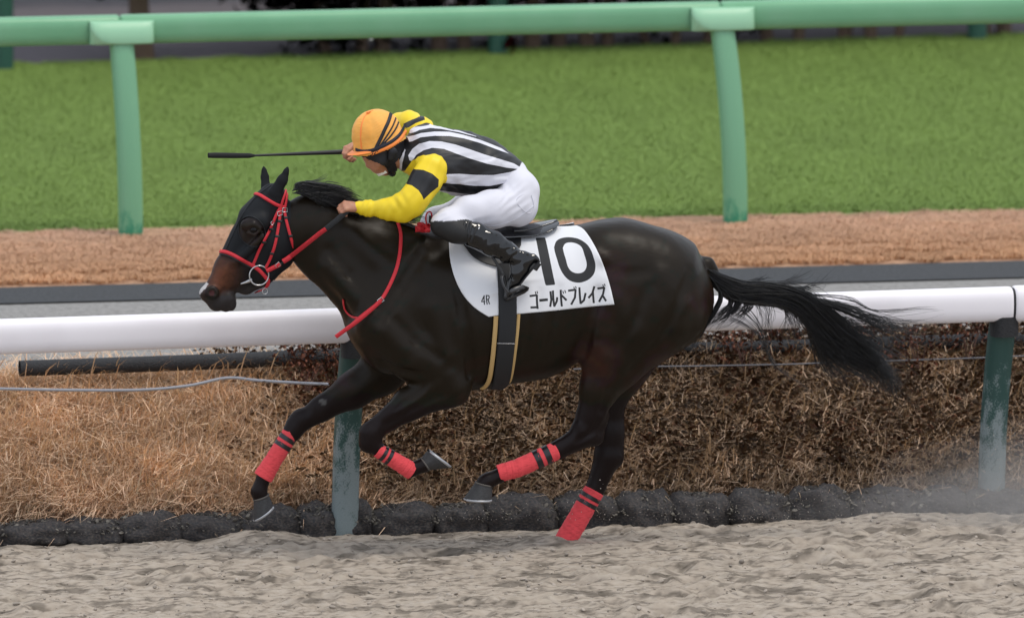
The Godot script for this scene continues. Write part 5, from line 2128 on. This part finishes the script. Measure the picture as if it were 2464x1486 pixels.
	obj("edge_band", strap_on(body_f, kk_list([[724, 808], [718, 900], [708, 1000], [698, 1080], [686, 1170], [668, 1270], [650, 1312], [620, 1330]]), 0.017, 0.013, 0.006, 5), M.tan, gi)
	obj("stitch_line", strap_on(body_f, kk_list([[566, 1026], [630, 1027], [694, 1028]]), 0.003, 0.0255, 0.001, 4), M.steel, gi)
	# flap
	cA = even(smooth2(kk_list([[270, 230], [420, 200], [600, 180], [730, 180]]), 5), 24)
	cC = even(smooth2(kk_list([[270, 230], [320, 300], [380, 380], [460, 430], [560, 462]]), 5), 24)
	cB = even(smooth2(kk_list([[560, 462], [630, 420], [700, 370], [742, 300]]), 5), 24)
	cD = even(smooth2(kk_list([[730, 180], [742, 230], [742, 300]]), 5), 24)
	obj("flap", drape(24, 24, 0.019), M.blackleather, sd)
	obj("far_flap", drape(12, 12, 0.019, null, true), M.blackleather, sd)
	# seat: lofted across, rising to a cantle
	view = 2
	var rows := []
	for s in [[960, 915, 0.05, 40], [1060, 915, 0.09, 50], [1160, 905, 0.105, 55], [1260, 892, 0.115, 26], [1360, 878, 0.125, 17], [1460, 856, 0.12, 14], [1520, 842, 0.10, 11], [1556, 834, 0.06, 8]]:
		var ring := PackedVector3Array()
		var c := q(s[0], s[1], 0.0)
		for j in 20:
			var w := TAU * j / 20.0
			var zz: float = sin(w) * s[2]
			var yy: float = cos(w) * s[3] * 0.3502 / PPM
			ring.append(c + Vector3(0, yy - zz * zz * 1.6, zz))
		rows.append(ring)
	obj("seat", skin(rows), M.patent, sd)
	var edge := PackedVector3Array()
	for v in [[1262, 905], [1330, 900], [1400, 888], [1470, 866], [1530, 846], [1560, 832]]:
		edge.append(q(v[0], v[1], 0.118 if v[0] < 1500 else 0.09))
	var er := PackedFloat32Array()
	er.resize(edge.size())
	er.fill(0.005)
	obj("cantle_binding", tube(edge, er, 8), M.patent, sd)
	# stirrup leather, iron, tread
	M.iron = mat(Color(0.06, 0.06, 0.062), 0.38, 0.7)
	obj("stirrup_leather", free_strap([q(1110, 1080, 0.315), q(1150, 1140, 0.33), q(1190, 1212, 0.345)], 0.014, 0.003, Vector3(0, 0, 1)), M.blackleather, sd)
	var iron := smooth3([q(1192, 1205, 0.35), q(1178, 1225, 0.375), q(1190, 1280, 0.39), q(1222, 1328, 0.395)], 5)
	var ir := PackedFloat32Array()
	ir.resize(iron.size())
	ir.fill(0.006)
	var stp := obj("stirrup", tube(iron, ir, 8, 1.6), M.iron, sd)
	var iron2 := smooth3([q(1192, 1205, 0.34), q(1205, 1250, 0.30), q(1200, 1320, 0.285), q(1200, 1370, 0.29)], 5)
	obj("branch", tube(iron2, ir, 8, 1.6), M.iron, stp)
	obj("tread", free_strap([q(1196, 1372, 0.292), q(1222, 1332, 0.39), q(1285, 1300, 0.385), q(1352, 1288, 0.36), q(1330, 1318, 0.30), q(1205, 1372, 0.29)], 0.022, 0.003, Vector3(-0.55, 0.1, 0.8), 2), M.iron, stp)

# ---------------------------------------------------------------- the rider
func hand(f: Field, wrist: Vector3, d: Vector3, g: Vector3, c: Vector3, sc := 1.0) -> void:
	# d: from wrist to knuckles, g: along the fist towards the thumb, c: where the fingers curl to
	var pe := wrist + d * 0.072 * sc
	f.bone(wrist, wrist + d * 0.03, 0.024 * sc, 0.026 * sc, 1.0, 0.012)
	for i in 4:
		var kn := pe + g * (1.4 - i) * 0.0195 * sc - d * absf(i - 1.2) * 0.004
		f.bone(wrist + g * (1.4 - i) * 0.012 * sc + d * 0.012, kn, 0.013 * sc, 0.0115 * sc, 1.0, 0.014)
		var l: float = [0.036, 0.04, 0.037, 0.03][i] * sc
		var j1 := kn + d * l * 0.55 + c * l * 0.75
		var j2 := j1 + c * l * 0.62 - d * l * 0.45
		var j3 := j2 - d * l * 0.62 - c * l * 0.1
		f.bone(kn, j1, 0.0105 * sc, 0.0095 * sc, 1.0, 0.004)
		f.bone(j1, j2, 0.0095 * sc, 0.0085 * sc, 1.0, 0.003)
		f.bone(j2, j3, 0.0085 * sc, 0.0075 * sc, 1.0, 0.003)
	var tb := wrist + d * 0.022 * sc + g * 0.024 * sc + c * 0.008 * sc
	var t1 := tb + d * 0.022 * sc + g * 0.014 * sc + c * 0.024 * sc
	var t2 := t1 + d * 0.026 * sc - g * 0.004 * sc + c * 0.012 * sc
	var t3 := t2 + d * 0.014 * sc - g * 0.014 * sc
	f.bone(tb, t1, 0.014 * sc, 0.0115 * sc, 1.0, 0.012)
	f.bone(t1, t2, 0.0115 * sc, 0.01 * sc, 1.0, 0.004)
	f.bone(t2, t3, 0.01 * sc, 0.008 * sc, 1.0, 0.004)

func build_rider() -> void:
	view = 2
	var root := thing("person", "rider in black and white striped silks, yellow sleeves and orange cap crouching over the horse", "person", q(1200, 900, 0.0))
	var lo := q(40, 1420, 0.0)
	var hi := q(1480, 40, 0.0)
	# ---- body under the clothes, head and hands
	var b := Field.new(lo + Vector3(-0.1, -0.05, -0.48), hi + Vector3(0.1, 0.05, 0.48), 0.012)
	chain(b, [[690, 395, 0, 150], [960, 450, 0, 150], [1220, 500, 0, 100], [1270, 640, 0, 120]], 1.15, 0.04)
	chain(b, [[640, 400, 0, 90], [500, 400, 0, 62], [440, 380, 0, 62]], 0.95, 0.03)
	chain(b, [[690, 480, 0.19, 80], [560, 710, 0.23, 58], [400, 752, 0.19, 50], [250, 750, 0.14, 32], [185, 742, 0.12, 28]], 1.0, 0.03)
	chain(b, [[610, 200, -0.19, 70], [470, 185, -0.33, 52], [230, 318, -0.29, 32], [190, 335, -0.28, 28]], 1.0, 0.03)
	chain(b, [[1240, 720, 0.13, 115], [960, 768, 0.22, 80], [790, 850, 0.27, 58], [930, 915, 0.30, 48], [1240, 1075, 0.315, 26], [1290, 1150, 0.325, 22], [1240, 1290, 0.33, 12]], 0.7, 0.02)
	chain(b, [[1220, 700, -0.13, 110], [900, 740, -0.22, 60], [700, 835, -0.27, 50], [870, 930, -0.30, 44], [1190, 1075, -0.315, 26], [1240, 1150, -0.325, 22], [1190, 1290, -0.33, 12]], 0.7, 0.02)
	var skin_c := Color(0.43, 0.20, 0.125)
	var skin_tint := func(_p: Vector3, _n: Vector3) -> Color: return skin_c
	var body_net := b.net(0.0, null, skin_tint)
	var hf := Field.new(q(170, 600, 0) + Vector3(0, 0, -0.13), q(560, 120, 0) + Vector3(0, 0, 0.13), 0.0042)
	chain(hf, [[370, 290, 0, 128], [340, 330, 0, 122]], 0.84, 0.03)
	chain(hf, [[340, 360, 0, 96], [365, 445, 0, 66], [392, 478, 0, 34]], 0.86, 0.03)
	chain(hf, [[268, 400, 0, 40], [300, 452, 0, 36]], 0.9, 0.03)
	chain(hf, [[262, 418, 0, 14], [262, 452, 0, 18], [280, 460, 0, 14]], 0.9, 0.01)
	chain(hf, [[312, 486, 0, 20], [334, 496, 0, 20]], 1.2, 0.012)
	chain(hf, [[370, 492, 0, 26]], 1.2, 0.02)
	chain(hf, [[440, 400, 0, 72], [500, 410, 0, 66]], 0.95, 0.03)
	for s in [-1.0, 1.0]:
		chain(hf, [[272, 420, s * 0.03, 15]], 0.8, 0.008, true)
		chain(hf, [[276, 422, s * 0.028, 13]], 0.9, 0.003)
		chain(hf, [[352, 428, s * 0.052, 30]], 0.8, 0.03)
		chain(hf, [[428, 360, s * 0.088, 22], [420, 400, s * 0.082, 16]], 0.5, 0.01)
	chain(hf, [[306, 492, 0.0, 3], [330, 488, 0.03, 3]], 1.0, 0.004, true)
	var head_net := hf.net(0.0, null, skin_tint)
	var n1 := Field.new(q(30, 860, 0.1) + Vector3(0, 0, -0.1), q(260, 640, 0.1) + Vector3(0, 0, 0.12), 0.0034)
	hand(n1, q(178, 742, 0.125), Vector3(-0.96, 0.16, 0.1).normalized(), Vector3(0.1, 0.55, -0.83).normalized(), Vector3(-0.25, -0.85, -0.45).normalized(), 0.84)
	var n2 := Field.new(q(10, 470, -0.28) + Vector3(0, 0, -0.12), q(280, 220, -0.28) + Vector3(0, 0, 0.12), 0.0034)
	hand(n2, q(188, 318, -0.285), Vector3(-0.72, -0.30, 0.25).normalized(), Vector3(-0.55, 0.62, 0.35).normalized(), Vector3(0.1, -0.72, 0.55).normalized(), 0.86)
	M.skin = mat(Color.WHITE, 0.5, 0.0, true)
	M.skin.subsurf_scatter_enabled = true
	M.skin.subsurf_scatter_strength = 0.12
	obj("body", join([body_net, head_net, n1.net(0.0, null, skin_tint), n2.net(0.0, null, skin_tint)]), M.skin, root)

	# ---- jacket
	var j := Field.new(q(440, 720, 0) + Vector3(-0.02, -0.02, -0.27), q(1350, 120, 0) + Vector3(0.03, 0.03, 0.27), 0.0058)
	chain(j, [[705, 395, 0, 205], [900, 440, 0, 208], [1060, 472, 0, 184], [1215, 520, 0, 122]], 1.12, 0.05)
	chain(j, [[1215, 520, 0, 120], [1255, 545, 0, 108]], 1.3, 0.03)
	chain(j, [[640, 330, 0, 150], [560, 390, 0, 92], [528, 402, 0, 80]], 0.95, 0.05)
	chain(j, [[700, 470, 0.16, 112], [760, 480, 0.14, 120]], 0.9, 0.05)
	chain(j, [[640, 260, -0.16, 100], [760, 340, -0.14, 120]], 0.9, 0.05)
	chain(j, [[760, 330, 0.07, 118], [900, 350, 0.07, 120]], 0.9, 0.05)
	var bw := FastNoiseLite.new()
	bw.seed = 3
	bw.frequency = 3.0
	bw.fractal_octaves = 2
	var fold := func(p: Vector3, n: Vector3) -> float:
		var v := near_px(p)
		var a := bw.get_noise_3d(p.x * 1.2 + p.y * 2.0, p.y * 3.0, p.z * 2.0)
		var u := (v - Vector2(795.1, 238.5)) / 0.3502
		var w := 0.006 * a + 0.0020 * sin(v.x * 0.10 + v.y * 0.2 + a * 7.0) * (0.5 + a)
		# gathered at the waist, pulled from the armpit, slack over the belly
		w += 0.0024 * sin((u.x * 0.35 + u.y) * 0.085 + a * 3.0) * smoothstep(1050.0, 1230.0, u.x)
		w += 0.0030 * sin((u.x - u.y * 1.2) * 0.055 + a * 4.0) * exp(-pow((u.x - 840.0) / 110.0, 2.0) - pow((u.y - 560.0) / 90.0, 2.0))
		return w + 0.0024 * sin(u.x * 0.06 + u.y * 0.02 + a * 6.0) * exp(-pow((u.y - 620.0) / 50.0, 2.0))
	var whites := [
		# drawn on the enlarged view: white bands on the black jacket
		poly_of([[525, 222], [600, 190], [690, 180], [760, 186], [880, 214], [1000, 252], [1000, 256], [880, 226], [760, 204], [690, 199], [610, 212], [530, 246]], 1),
		poly_of([[530, 262], [620, 232], [720, 222], [820, 224], [920, 246], [1020, 275], [1110, 310], [1180, 340], [1230, 375], [1190, 362], [1110, 332], [1020, 298], [920, 270], [820, 254], [720, 252], [620, 262], [560, 290], [540, 292]], 1),
		poly_of([[532, 385], [565, 340], [610, 305], [680, 288], [760, 290], [860, 312], [960, 345], [1060, 380], [1180, 415], [1260, 440], [1310, 470], [1290, 480], [1200, 468], [1080, 444], [960, 408], [860, 372], [780, 342], [700, 334], [640, 352], [590, 385], [555, 425], [540, 418]], 1),
		poly_of([[780, 575], [800, 515], [880, 512], [1000, 520], [1120, 520], [1240, 500], [1290, 480], [1320, 520], [1200, 575], [1100, 595], [1000, 596], [900, 585], [830, 580]], 1),
		poly_of([[680, 622], [760, 630], [860, 642], [960, 656], [1010, 652], [1100, 660], [1000, 700], [860, 690], [740, 660]], 1)]
	var sh := poly_of([[600, 130], [655, 150], [640, 165], [560, 190], [520, 205], [500, 170]], 1)
	var cap := poly_of([[500, 510], [560, 420], [640, 385], [690, 388], [740, 420], [790, 485], [802, 545], [790, 575], [720, 590], [600, 640], [480, 600]], 1)
	var collar := poly_of([[452, 470], [470, 420], [510, 340], [514, 350], [494, 430], [490, 490], [470, 490]], 1)
	var blackc := Color(0.0065, 0.0065, 0.0075)
	var whitec := Color(0.67, 0.67, 0.73)
	var yellow := Color(0.84, 0.62, 0.012)
	var jr := Rect2(j.o.x, j.o.y, j.nx * j.h, j.ny * j.h)
	var shapes := []
	for w in whites:
		shapes.append([w, whitec])
	shapes.append([collar, whitec])
	shapes.append([cap, yellow])
	M.silk = mat(Color.WHITE, 0.5)
	M.silk.albedo_texture = dye(j, jr, 1024, blackc, shapes)
	var jcut := func(p: Vector3) -> bool:
		var v := (near_px(p) - Vector2(795.1, 238.5)) / 0.3502
		return v.x + (v.y - 500.0) * 0.42 < 1290.0 + 0.0 and v.x > 455.0
	var jk := obj("jacket", j.net(0.0, jcut, null, fold, jr), M.silk, root)
	jk.set_meta("label", "black jacket with white lengthwise stripes")
	# sleeves
	var sl := Field.new(q(130, 880, 0) + Vector3(-0.02, -0.02, -0.46), q(820, 60, 0) + Vector3(0.03, 0.03, 0.34), 0.0062)
	chain(sl, [[700, 478, 0.185, 104], [655, 560, 0.205, 102], [590, 660, 0.23, 94], [545, 720, 0.235, 88]], 0.92, 0.03)
	chain(sl, [[545, 722, 0.235, 90], [480, 752, 0.215, 84], [400, 756, 0.19, 72], [255, 752, 0.14, 47], [182, 742, 0.125, 39]], 0.95, 0.03)
	chain(sl, [[462, 690, 0.22, 34], [520, 650, 0.23, 30]], 0.9, 0.02)
	chain(sl, [[560, 690, 0.235, 70], [500, 790, 0.225, 46]], 0.9, 0.03)
	chain(sl, [[620, 210, -0.19, 92], [540, 165, -0.28, 76], [470, 175, -0.34, 72], [330, 270, -0.32, 56], [225, 318, -0.295, 42]], 0.95, 0.03)
	var band := poly_of([[470, 570], [500, 470], [570, 478], [640, 486], [700, 512], [745, 552], [740, 600], [690, 640], [640, 690], [628, 660], [605, 625], [560, 592], [510, 578]], 1)
	var sr := Rect2(sl.o.x, sl.o.y, sl.nx * sl.h, sl.ny * sl.h)
	var far_band := poly_of([[500, 172], [560, 140], [640, 112], [650, 140], [585, 165], [520, 200]], 1)
	M.sleeve = mat(Color.WHITE, 0.5)
	M.sleeve.albedo_texture = dye(sl, sr, 1024, yellow, [[band, blackc, 0.2]])
	M.sleeve2 = M.sleeve.duplicate()
	M.sleeve2.albedo_texture = dye(sl, sr, 512, yellow, [[far_band, blackc]], true)
	var sfold := func(p: Vector3, _n: Vector3) -> float:
		var v := (proj(p) - Vector2(795.1, 238.5)) / 0.3502
		var w := 0.0012 * sin(v.x * 0.09 + v.y * 0.05 + 2.0 * bw.get_noise_3d(p.x * 3.0, p.y * 3.0, p.z))
		# ruckles at the inner elbow and the cuff
		w += 0.0034 * sin((v.x - 0.55 * v.y) * 0.085) * exp(-pow((v.x - 470.0) / 60.0, 2.0) - pow((v.y - 700.0) / 60.0, 2.0))
		w += 0.0019 * sin((v.x + 0.35 * v.y) * 0.16) * exp(-pow((v.x - 250.0) / 55.0, 2.0))
		return w + 0.004 * bw.get_noise_3d(p.x * 2.0, p.y * 2.0, p.z * 2.0)
	var near_side := func(p: Vector3) -> bool: return p.z > 0.0
	var far_side := func(p: Vector3) -> bool: return p.z <= 0.0
	var sv := obj("sleeve", sl.net(0.0, near_side, null, sfold, sr), M.sleeve, root)
	sv.set_meta("label", "yellow sleeve with a black band, hand on the mane")
	sv = obj("sleeve", sl.net(0.0, far_side, null, sfold, sr), M.sleeve2, root)
	sv.set_meta("label", "yellow sleeve raised behind the cap, hand on the whip")

	# ---- breeches
	var r := Field.new(q(600, 1010, 0) + Vector3(-0.02, -0.02, -0.38), q(1480, 400, 0) + Vector3(0.03, 0.03, 0.38), 0.0068)
	chain(r, [[1245, 520, 0, 112], [1285, 620, 0, 140]], 1.25, 0.05)
	for s in [-1.0, 1.0]:
		chain(r, [[1285, 640, s * 0.075, 150], [1290, 730, s * 0.085, 138]], 0.9, 0.04)
	chain(r, [[1270, 735, 0.12, 134], [1100, 757, 0.18, 124], [950, 770, 0.225, 98], [800, 835, 0.265, 76], [765, 870, 0.275, 66], [860, 910, 0.295, 72], [930, 925, 0.30, 70]], 0.85, 0.04)
	chain(r, [[1250, 690, -0.13, 124], [920, 720, -0.22, 62], [720, 815, -0.27, 62], [690, 860, -0.275, 60], [800, 930, -0.30, 62]], 0.85, 0.04)
	var patch := poly_of([[690, 838], [740, 838], [800, 840], [870, 832], [940, 822], [990, 850], [1000, 1010], [700, 1010], [640, 900]], 1)
	var rtint := func(p: Vector3, _n: Vector3) -> Color:
		return Color(0.010, 0.010, 0.011) if in_poly(near_px(p), patch) and p.z > 0.12 else Color(0.67, 0.67, 0.73)
	var rfold := func(p: Vector3, _n: Vector3) -> float:
		var v := (near_px(p) - Vector2(795.1, 238.5)) / 0.3502
		var a := bw.get_noise_3d(p.x * 2.0, p.y * 2.0, p.z * 2.0)
		var w := 0.005 * a
		w += 0.0024 * sin((v.x * 0.75 + v.y) * 0.11 + a * 4.0) * exp(-pow((v.x - 1270.0) / 90.0, 2.0) - pow((v.y - 690.0) / 110.0, 2.0))
		w += 0.0022 * sin((v.x - v.y * 0.4) * 0.10) * exp(-pow((v.x - 1180.0) / 60.0, 2.0) - pow((v.y - 610.0) / 40.0, 2.0))
		w += 0.0020 * sin((v.x * 0.5 + v.y * 1.2) * 0.12) * exp(-pow((v.x - 740.0) / 60.0, 2.0) - pow((v.y - 790.0) / 50.0, 2.0))
		w += 0.0018 * sin((v.x * 0.25 + v.y) * 0.09 + a * 3.0) * exp(-pow((v.x - 1060.0) / 110.0, 2.0) - pow((v.y - 850.0) / 40.0, 2.0))
		return w
	M.breeches = mat(Color.WHITE, 0.6, 0.0, true)
	var br := obj("breeches", r.net(0.0, null, rtint, rfold), M.breeches, root)
	br.set_meta("label", "white breeches with black knee patches")
	# stitched seam along the thigh
	M.seam = mat(Color(0.62, 0.62, 0.68), 0.7)
	obj("seam", strap_on(r, kk_list([[1060, 868], [1110, 870], [1160, 862], [1260, 830], [1350, 770], [1400, 730]]), 0.003, 0.001, 0.0015, 6), M.seam, br)
	obj("pocket_seam", strap_on(r, kk_list([[1330, 650], [1270, 700], [1360, 790], [1400, 740], [1380, 660]]), 0.003, 0.001, 0.0015, 4), M.seam, br)

	# ---- boots
	var t := Field.new(q(780, 1420, 0) + Vector3(-0.02, -0.02, -0.42), q(1480, 800, 0) + Vector3(0.03, 0.03, 0.42), 0.0056)
	for s in [1.0, -1.0]:
		var dx := 0.0 if s > 0 else -50.0
		chain(t, [[925 + dx, 905, s * 0.30, 74], [985 + dx, 930, s * 0.305, 86], [1110 + dx, 990, s * 0.315, 86], [1210 + dx, 1050, s * 0.315, 72], [1285 + dx, 1095, s * 0.315, 58]], 0.72, 0.015)
		chain(t, [[1390 + dx, 1092, s * 0.32, 36], [1330 + dx, 1110, s * 0.32, 56], [1295 + dx, 1180, s * 0.325, 56], [1262 + dx, 1265, s * 0.33, 42], [1218 + dx, 1338, s * 0.335, 24]], 0.75, 0.02)
		chain(t, [[1415 + dx, 1100, s * 0.32, 22], [1425 + dx, 1118, s * 0.32, 18]], 1.2, 0.008)
	var crease := func(p: Vector3, _n: Vector3) -> float:
		var v := (near_px(p) - Vector2(795.1, 238.5)) / 0.3502
		var a := bw.get_noise_3d(p.x * 5.0, p.y * 5.0, p.z * 5.0)
		var w := 0.0042 * sin((v.x * 0.8 + v.y * 0.55) * 0.095 + a * 2.4 + v.y * 0.02) * exp(-pow((v.x - 1235.0) / 75.0, 2.0) - pow((v.y - 1080.0) / 85.0, 2.0))
		return w + 0.004 * a
	M.boot = mat(Color(0.0025, 0.003, 0.004), 0.07)
	M.boot.clearcoat_enabled = true
	M.boot.clearcoat = 0.6
	M.boot.clearcoat_roughness = 0.03
	M.boot.metallic_specular = 0.4
	var front := func(p: Vector3) -> bool: return p.z > 0.0
	var back := func(p: Vector3) -> bool: return p.z < 0.0
	var bt := obj("boot", t.net(0.0, front, null, crease), M.boot, root)
	obj("boot", t.net(0.0, back, null, crease), M.boot, root)
	for v in [[[905, 850], [885, 905], [868, 968]], [[925, 846], [910, 905], [896, 966]], [[945, 842], [935, 900], [925, 955]], [[968, 845], [960, 900], [950, 950]], [[1010, 872], [985, 925], [965, 985]]]:
		obj("cuff_rib", strap_on(t, kk_list(v), 0.011, 0.001, 0.004, 5), M.blackleather, bt)
	M.tab = mat(Color(0.6, 0.61, 0.63), 0.5)
	obj("tab", strap_on(t, kk_list([[1024, 880], [1016, 892]]), 0.006, 0.002, 0.0015, 3), M.tab, bt)
	# sole and heel block
	var sole := smooth3([q(1424, 1112, 0.32), q(1376, 1166, 0.322), q(1332, 1218, 0.327), q(1282, 1284, 0.332), q(1226, 1356, 0.336)], 5)
	var sw := PackedVector3Array()
	for v in sole:
		sw.append(Vector3(0.75, -0.66, 0.0))
	obj("sole", ribbon(sole, sw, 0.062, 0.005), M.blackleather, bt)
	obj("heel", ribbon(smooth3([q(1424, 1118, 0.32), q(1392, 1164, 0.322)], 3), PackedVector3Array([sw[0], sw[0], sw[0], sw[0]]), 0.055, 0.016), M.blackleather, bt)

	# ---- cap over the helmet
	var hm := Field.new(q(90, 430, 0) + Vector3(0, 0, -0.16), q(570, 30, 0) + Vector3(0, 0, 0.16), 0.0044)
	chain(hm, [[336, 300, 0, 186], [318, 240, 0, 174]], 0.80, 0.02)
	var under := func(p: Vector3) -> bool:
		var v := (near_px(p) - Vector2(795.1, 238.5)) / 0.3502
		var bend := 395.0 - maxf(0.0, v.x - 250.0) * 0.31 - maxf(0.0, v.x - 400.0) * 0.32
		return v.y < bend
	M.cap = mat(Color(0.90, 0.42, 0.075), 0.6)
	M.cap.rim_enabled = true
	M.cap.rim = 0.3
	M.cap.albedo_texture = noise_tex(0.01, 41, [Color(0.86, 0.9, 1.0), Color(1, 1, 1), Color(1, 0.92, 0.8)], 256, 3)
	relief(M.cap, 0.02, 9, 0.03, Vector3(6, 6, 6), 3, false)
	M.capbright = mat(Color(0.95, 0.27, 0.05), 0.5)
	var pucker := func(p: Vector3, _n: Vector3) -> float:
		var v := (near_px(p) - Vector2(795.1, 238.5)) / 0.3502
		var a := 0.0006 * sin(v.y * 0.34) * exp(-pow((v.x - 208.0 - (v.y - 230.0) * 0.02) / 16.0, 2.0))
		return a + 0.0005 * sin(v.y * 0.30 + v.x * 0.2) * exp(-pow((v.x - 330.0) / 30.0, 2.0)) + 0.002 * bw.get_noise_3d(p.x * 6.0, p.y * 6.0, p.z * 6.0)
	var cp := obj("helmet", hm.net(0.0, under, null, pucker), M.cap, root)
	cp.set_meta("label", "orange cap stretched over a riding helmet with black straps")
	M.strap = mat(Color(0.008, 0.009, 0.014), 0.6)
	M.navy = mat(Color(0.007, 0.009, 0.022), 0.6)
	for v in [[[418, 88], [400, 150], [372, 210], [340, 280], [310, 340], [292, 385]], [[452, 120], [430, 180], [395, 240], [355, 300], [318, 360]], [[474, 140], [455, 190], [420, 245], [370, 300], [325, 350]]]:
		obj("strap", strap_on(hm, kk_list(v), 0.017 if v[0][0] == 418 else 0.008, 0.002, 0.002, 5), M.strap, cp)
	obj("band", strap_on(hm, kk_list([[172, 345], [215, 358], [280, 352], [345, 328], [420, 290], [478, 240], [510, 180]]), 0.016, 0.002, 0.002, 6), M.navy, cp)
	obj("rim", strap_on(hm, kk_list([[280, 378], [340, 355], [420, 320], [480, 275], [520, 215]]), 0.015, 0.002, 0.002, 6), M.capbright, cp)
	obj("seam", strap_on(hm, kk_list([[290, 75], [240, 110], [212, 180], [206, 260], [212, 345]]), 0.009, 0.0006, 0.0012, 6), M.capbright, cp)
	obj("button", strap_on(hm, kk_list([[248, 92], [258, 90], [268, 92]]), 0.016, 0.002, 0.004, 3), M.capbright, cp)
	# visor
	var vr := []
	for i in 3:
		var ring := PackedVector3Array()
		for jj in 17:
			var a := -PI * 0.42 + PI * 0.84 * jj / 16.0
			var o := 20.0 * i
			var c := q(296 - (140 + o) * cos(a), 356 + 13 * i - (1.0 - cos(a)) * 46.0, 0.0)
			ring.append(c + Vector3(0, 0, sin(a) * (0.090 + 0.003 * i)))
		vr.append(ring)
	var vis := skin(vr, false, false)
	obj("visor", vis, M.capbright, cp)
	# ear guard and chin harness under the cap
	var guard := poly_of([[215, 385], [300, 378], [400, 335], [520, 255], [560, 300], [540, 360], [480, 400], [450, 440], [462, 480], [462, 505], [425, 512], [395, 505], [378, 470], [340, 448], [290, 428], [250, 412]], 1)
	var gk := func(p: Vector3) -> bool: return in_poly(near_px(p), guard)
	obj("harness", hf.net(0.007, gk, null), M.strap, cp)
	var cup := PackedVector3Array([q(400, 500, 0.035), q(425, 508, 0.0), q(400, 500, -0.035)])
	obj("chin_cup", tube(smooth3([cup[0], cup[1], cup[2]], 5), smooth1([0.012, 0.017, 0.012], 5), 8), M.strap, cp)
	# goggles: black frame, clear lens with a white lower shield
	M.shield = mat(Color(0.8, 0.8, 0.78), 0.35)
	M.frame = mat(Color(0.01, 0.01, 0.011), 0.4)
	var gs := []
	for e in [[222, 392], [262, 440], [300, 500], [330, 528]]:
		var ring := PackedVector3Array()
		for jj in 9:
			var a := -1.0 + 2.0 * jj / 8.0
			ring.append(q(e[0], e[1], 0.0) + Vector3(0.035 * a * a, 0.02 * a * a, a * (0.055 if e[1] < 480 else 0.036)))
		gs.append(ring)
	var lens := mat(Color(0.75, 0.78, 0.78), 0.06)
	lens.transparency = BaseMaterial3D.TRANSPARENCY_ALPHA
	lens.albedo_color.a = 0.3
	var go := obj("goggles", skin([gs[0], gs[1]], false, false), lens, root)
	obj("shield", skin([gs[1], gs[2], gs[3]], false, false), M.shield, go)
	var fr := PackedVector3Array(gs[0])
	var frr := PackedFloat32Array()
	frr.resize(9)
	frr.fill(0.006)
	obj("frame", tube(fr, frr, 8), M.frame, go)

	# ---- whip in the far hand
	view = 0
	var wp := thing("riding_whip", "thin black riding whip held out level past the rider's cap", "whip", at_z(Vector2(838, 365), -0.27))
	M.whip = mat(Color(0.012, 0.012, 0.013), 0.5)
	var w1 := PackedVector3Array()
	var wr := PackedFloat32Array()
	for e in [[846, 364, 6.5], [832, 365, 6.2], [780, 367, 5.2], [720, 369.5, 4.4], [660, 372, 3.2], [606, 374, 2.8]]:
		w1.append(at_z(Vector2(e[0], e[1]), -0.27))
		wr.append(e[2] / PPM)
	obj("shaft", tube(w1, wr, 10), M.whip, wp)
	var w2 := PackedVector3Array()
	var wr2 := PackedFloat32Array()
	for e in [[612, 374, 3.0], [600, 374.2, 6.0], [560, 374, 6.6], [520, 373.5, 7.0], [500, 373.5, 6.4]]:
		w2.append(at_z(Vector2(e[0], e[1]), -0.27))
		wr2.append(e[2] / PPM)
	M.pad = mat(Color(0.009, 0.009, 0.01), 0.85)
	obj("padded_end", tube(w2, wr2, 12), M.pad, wp)
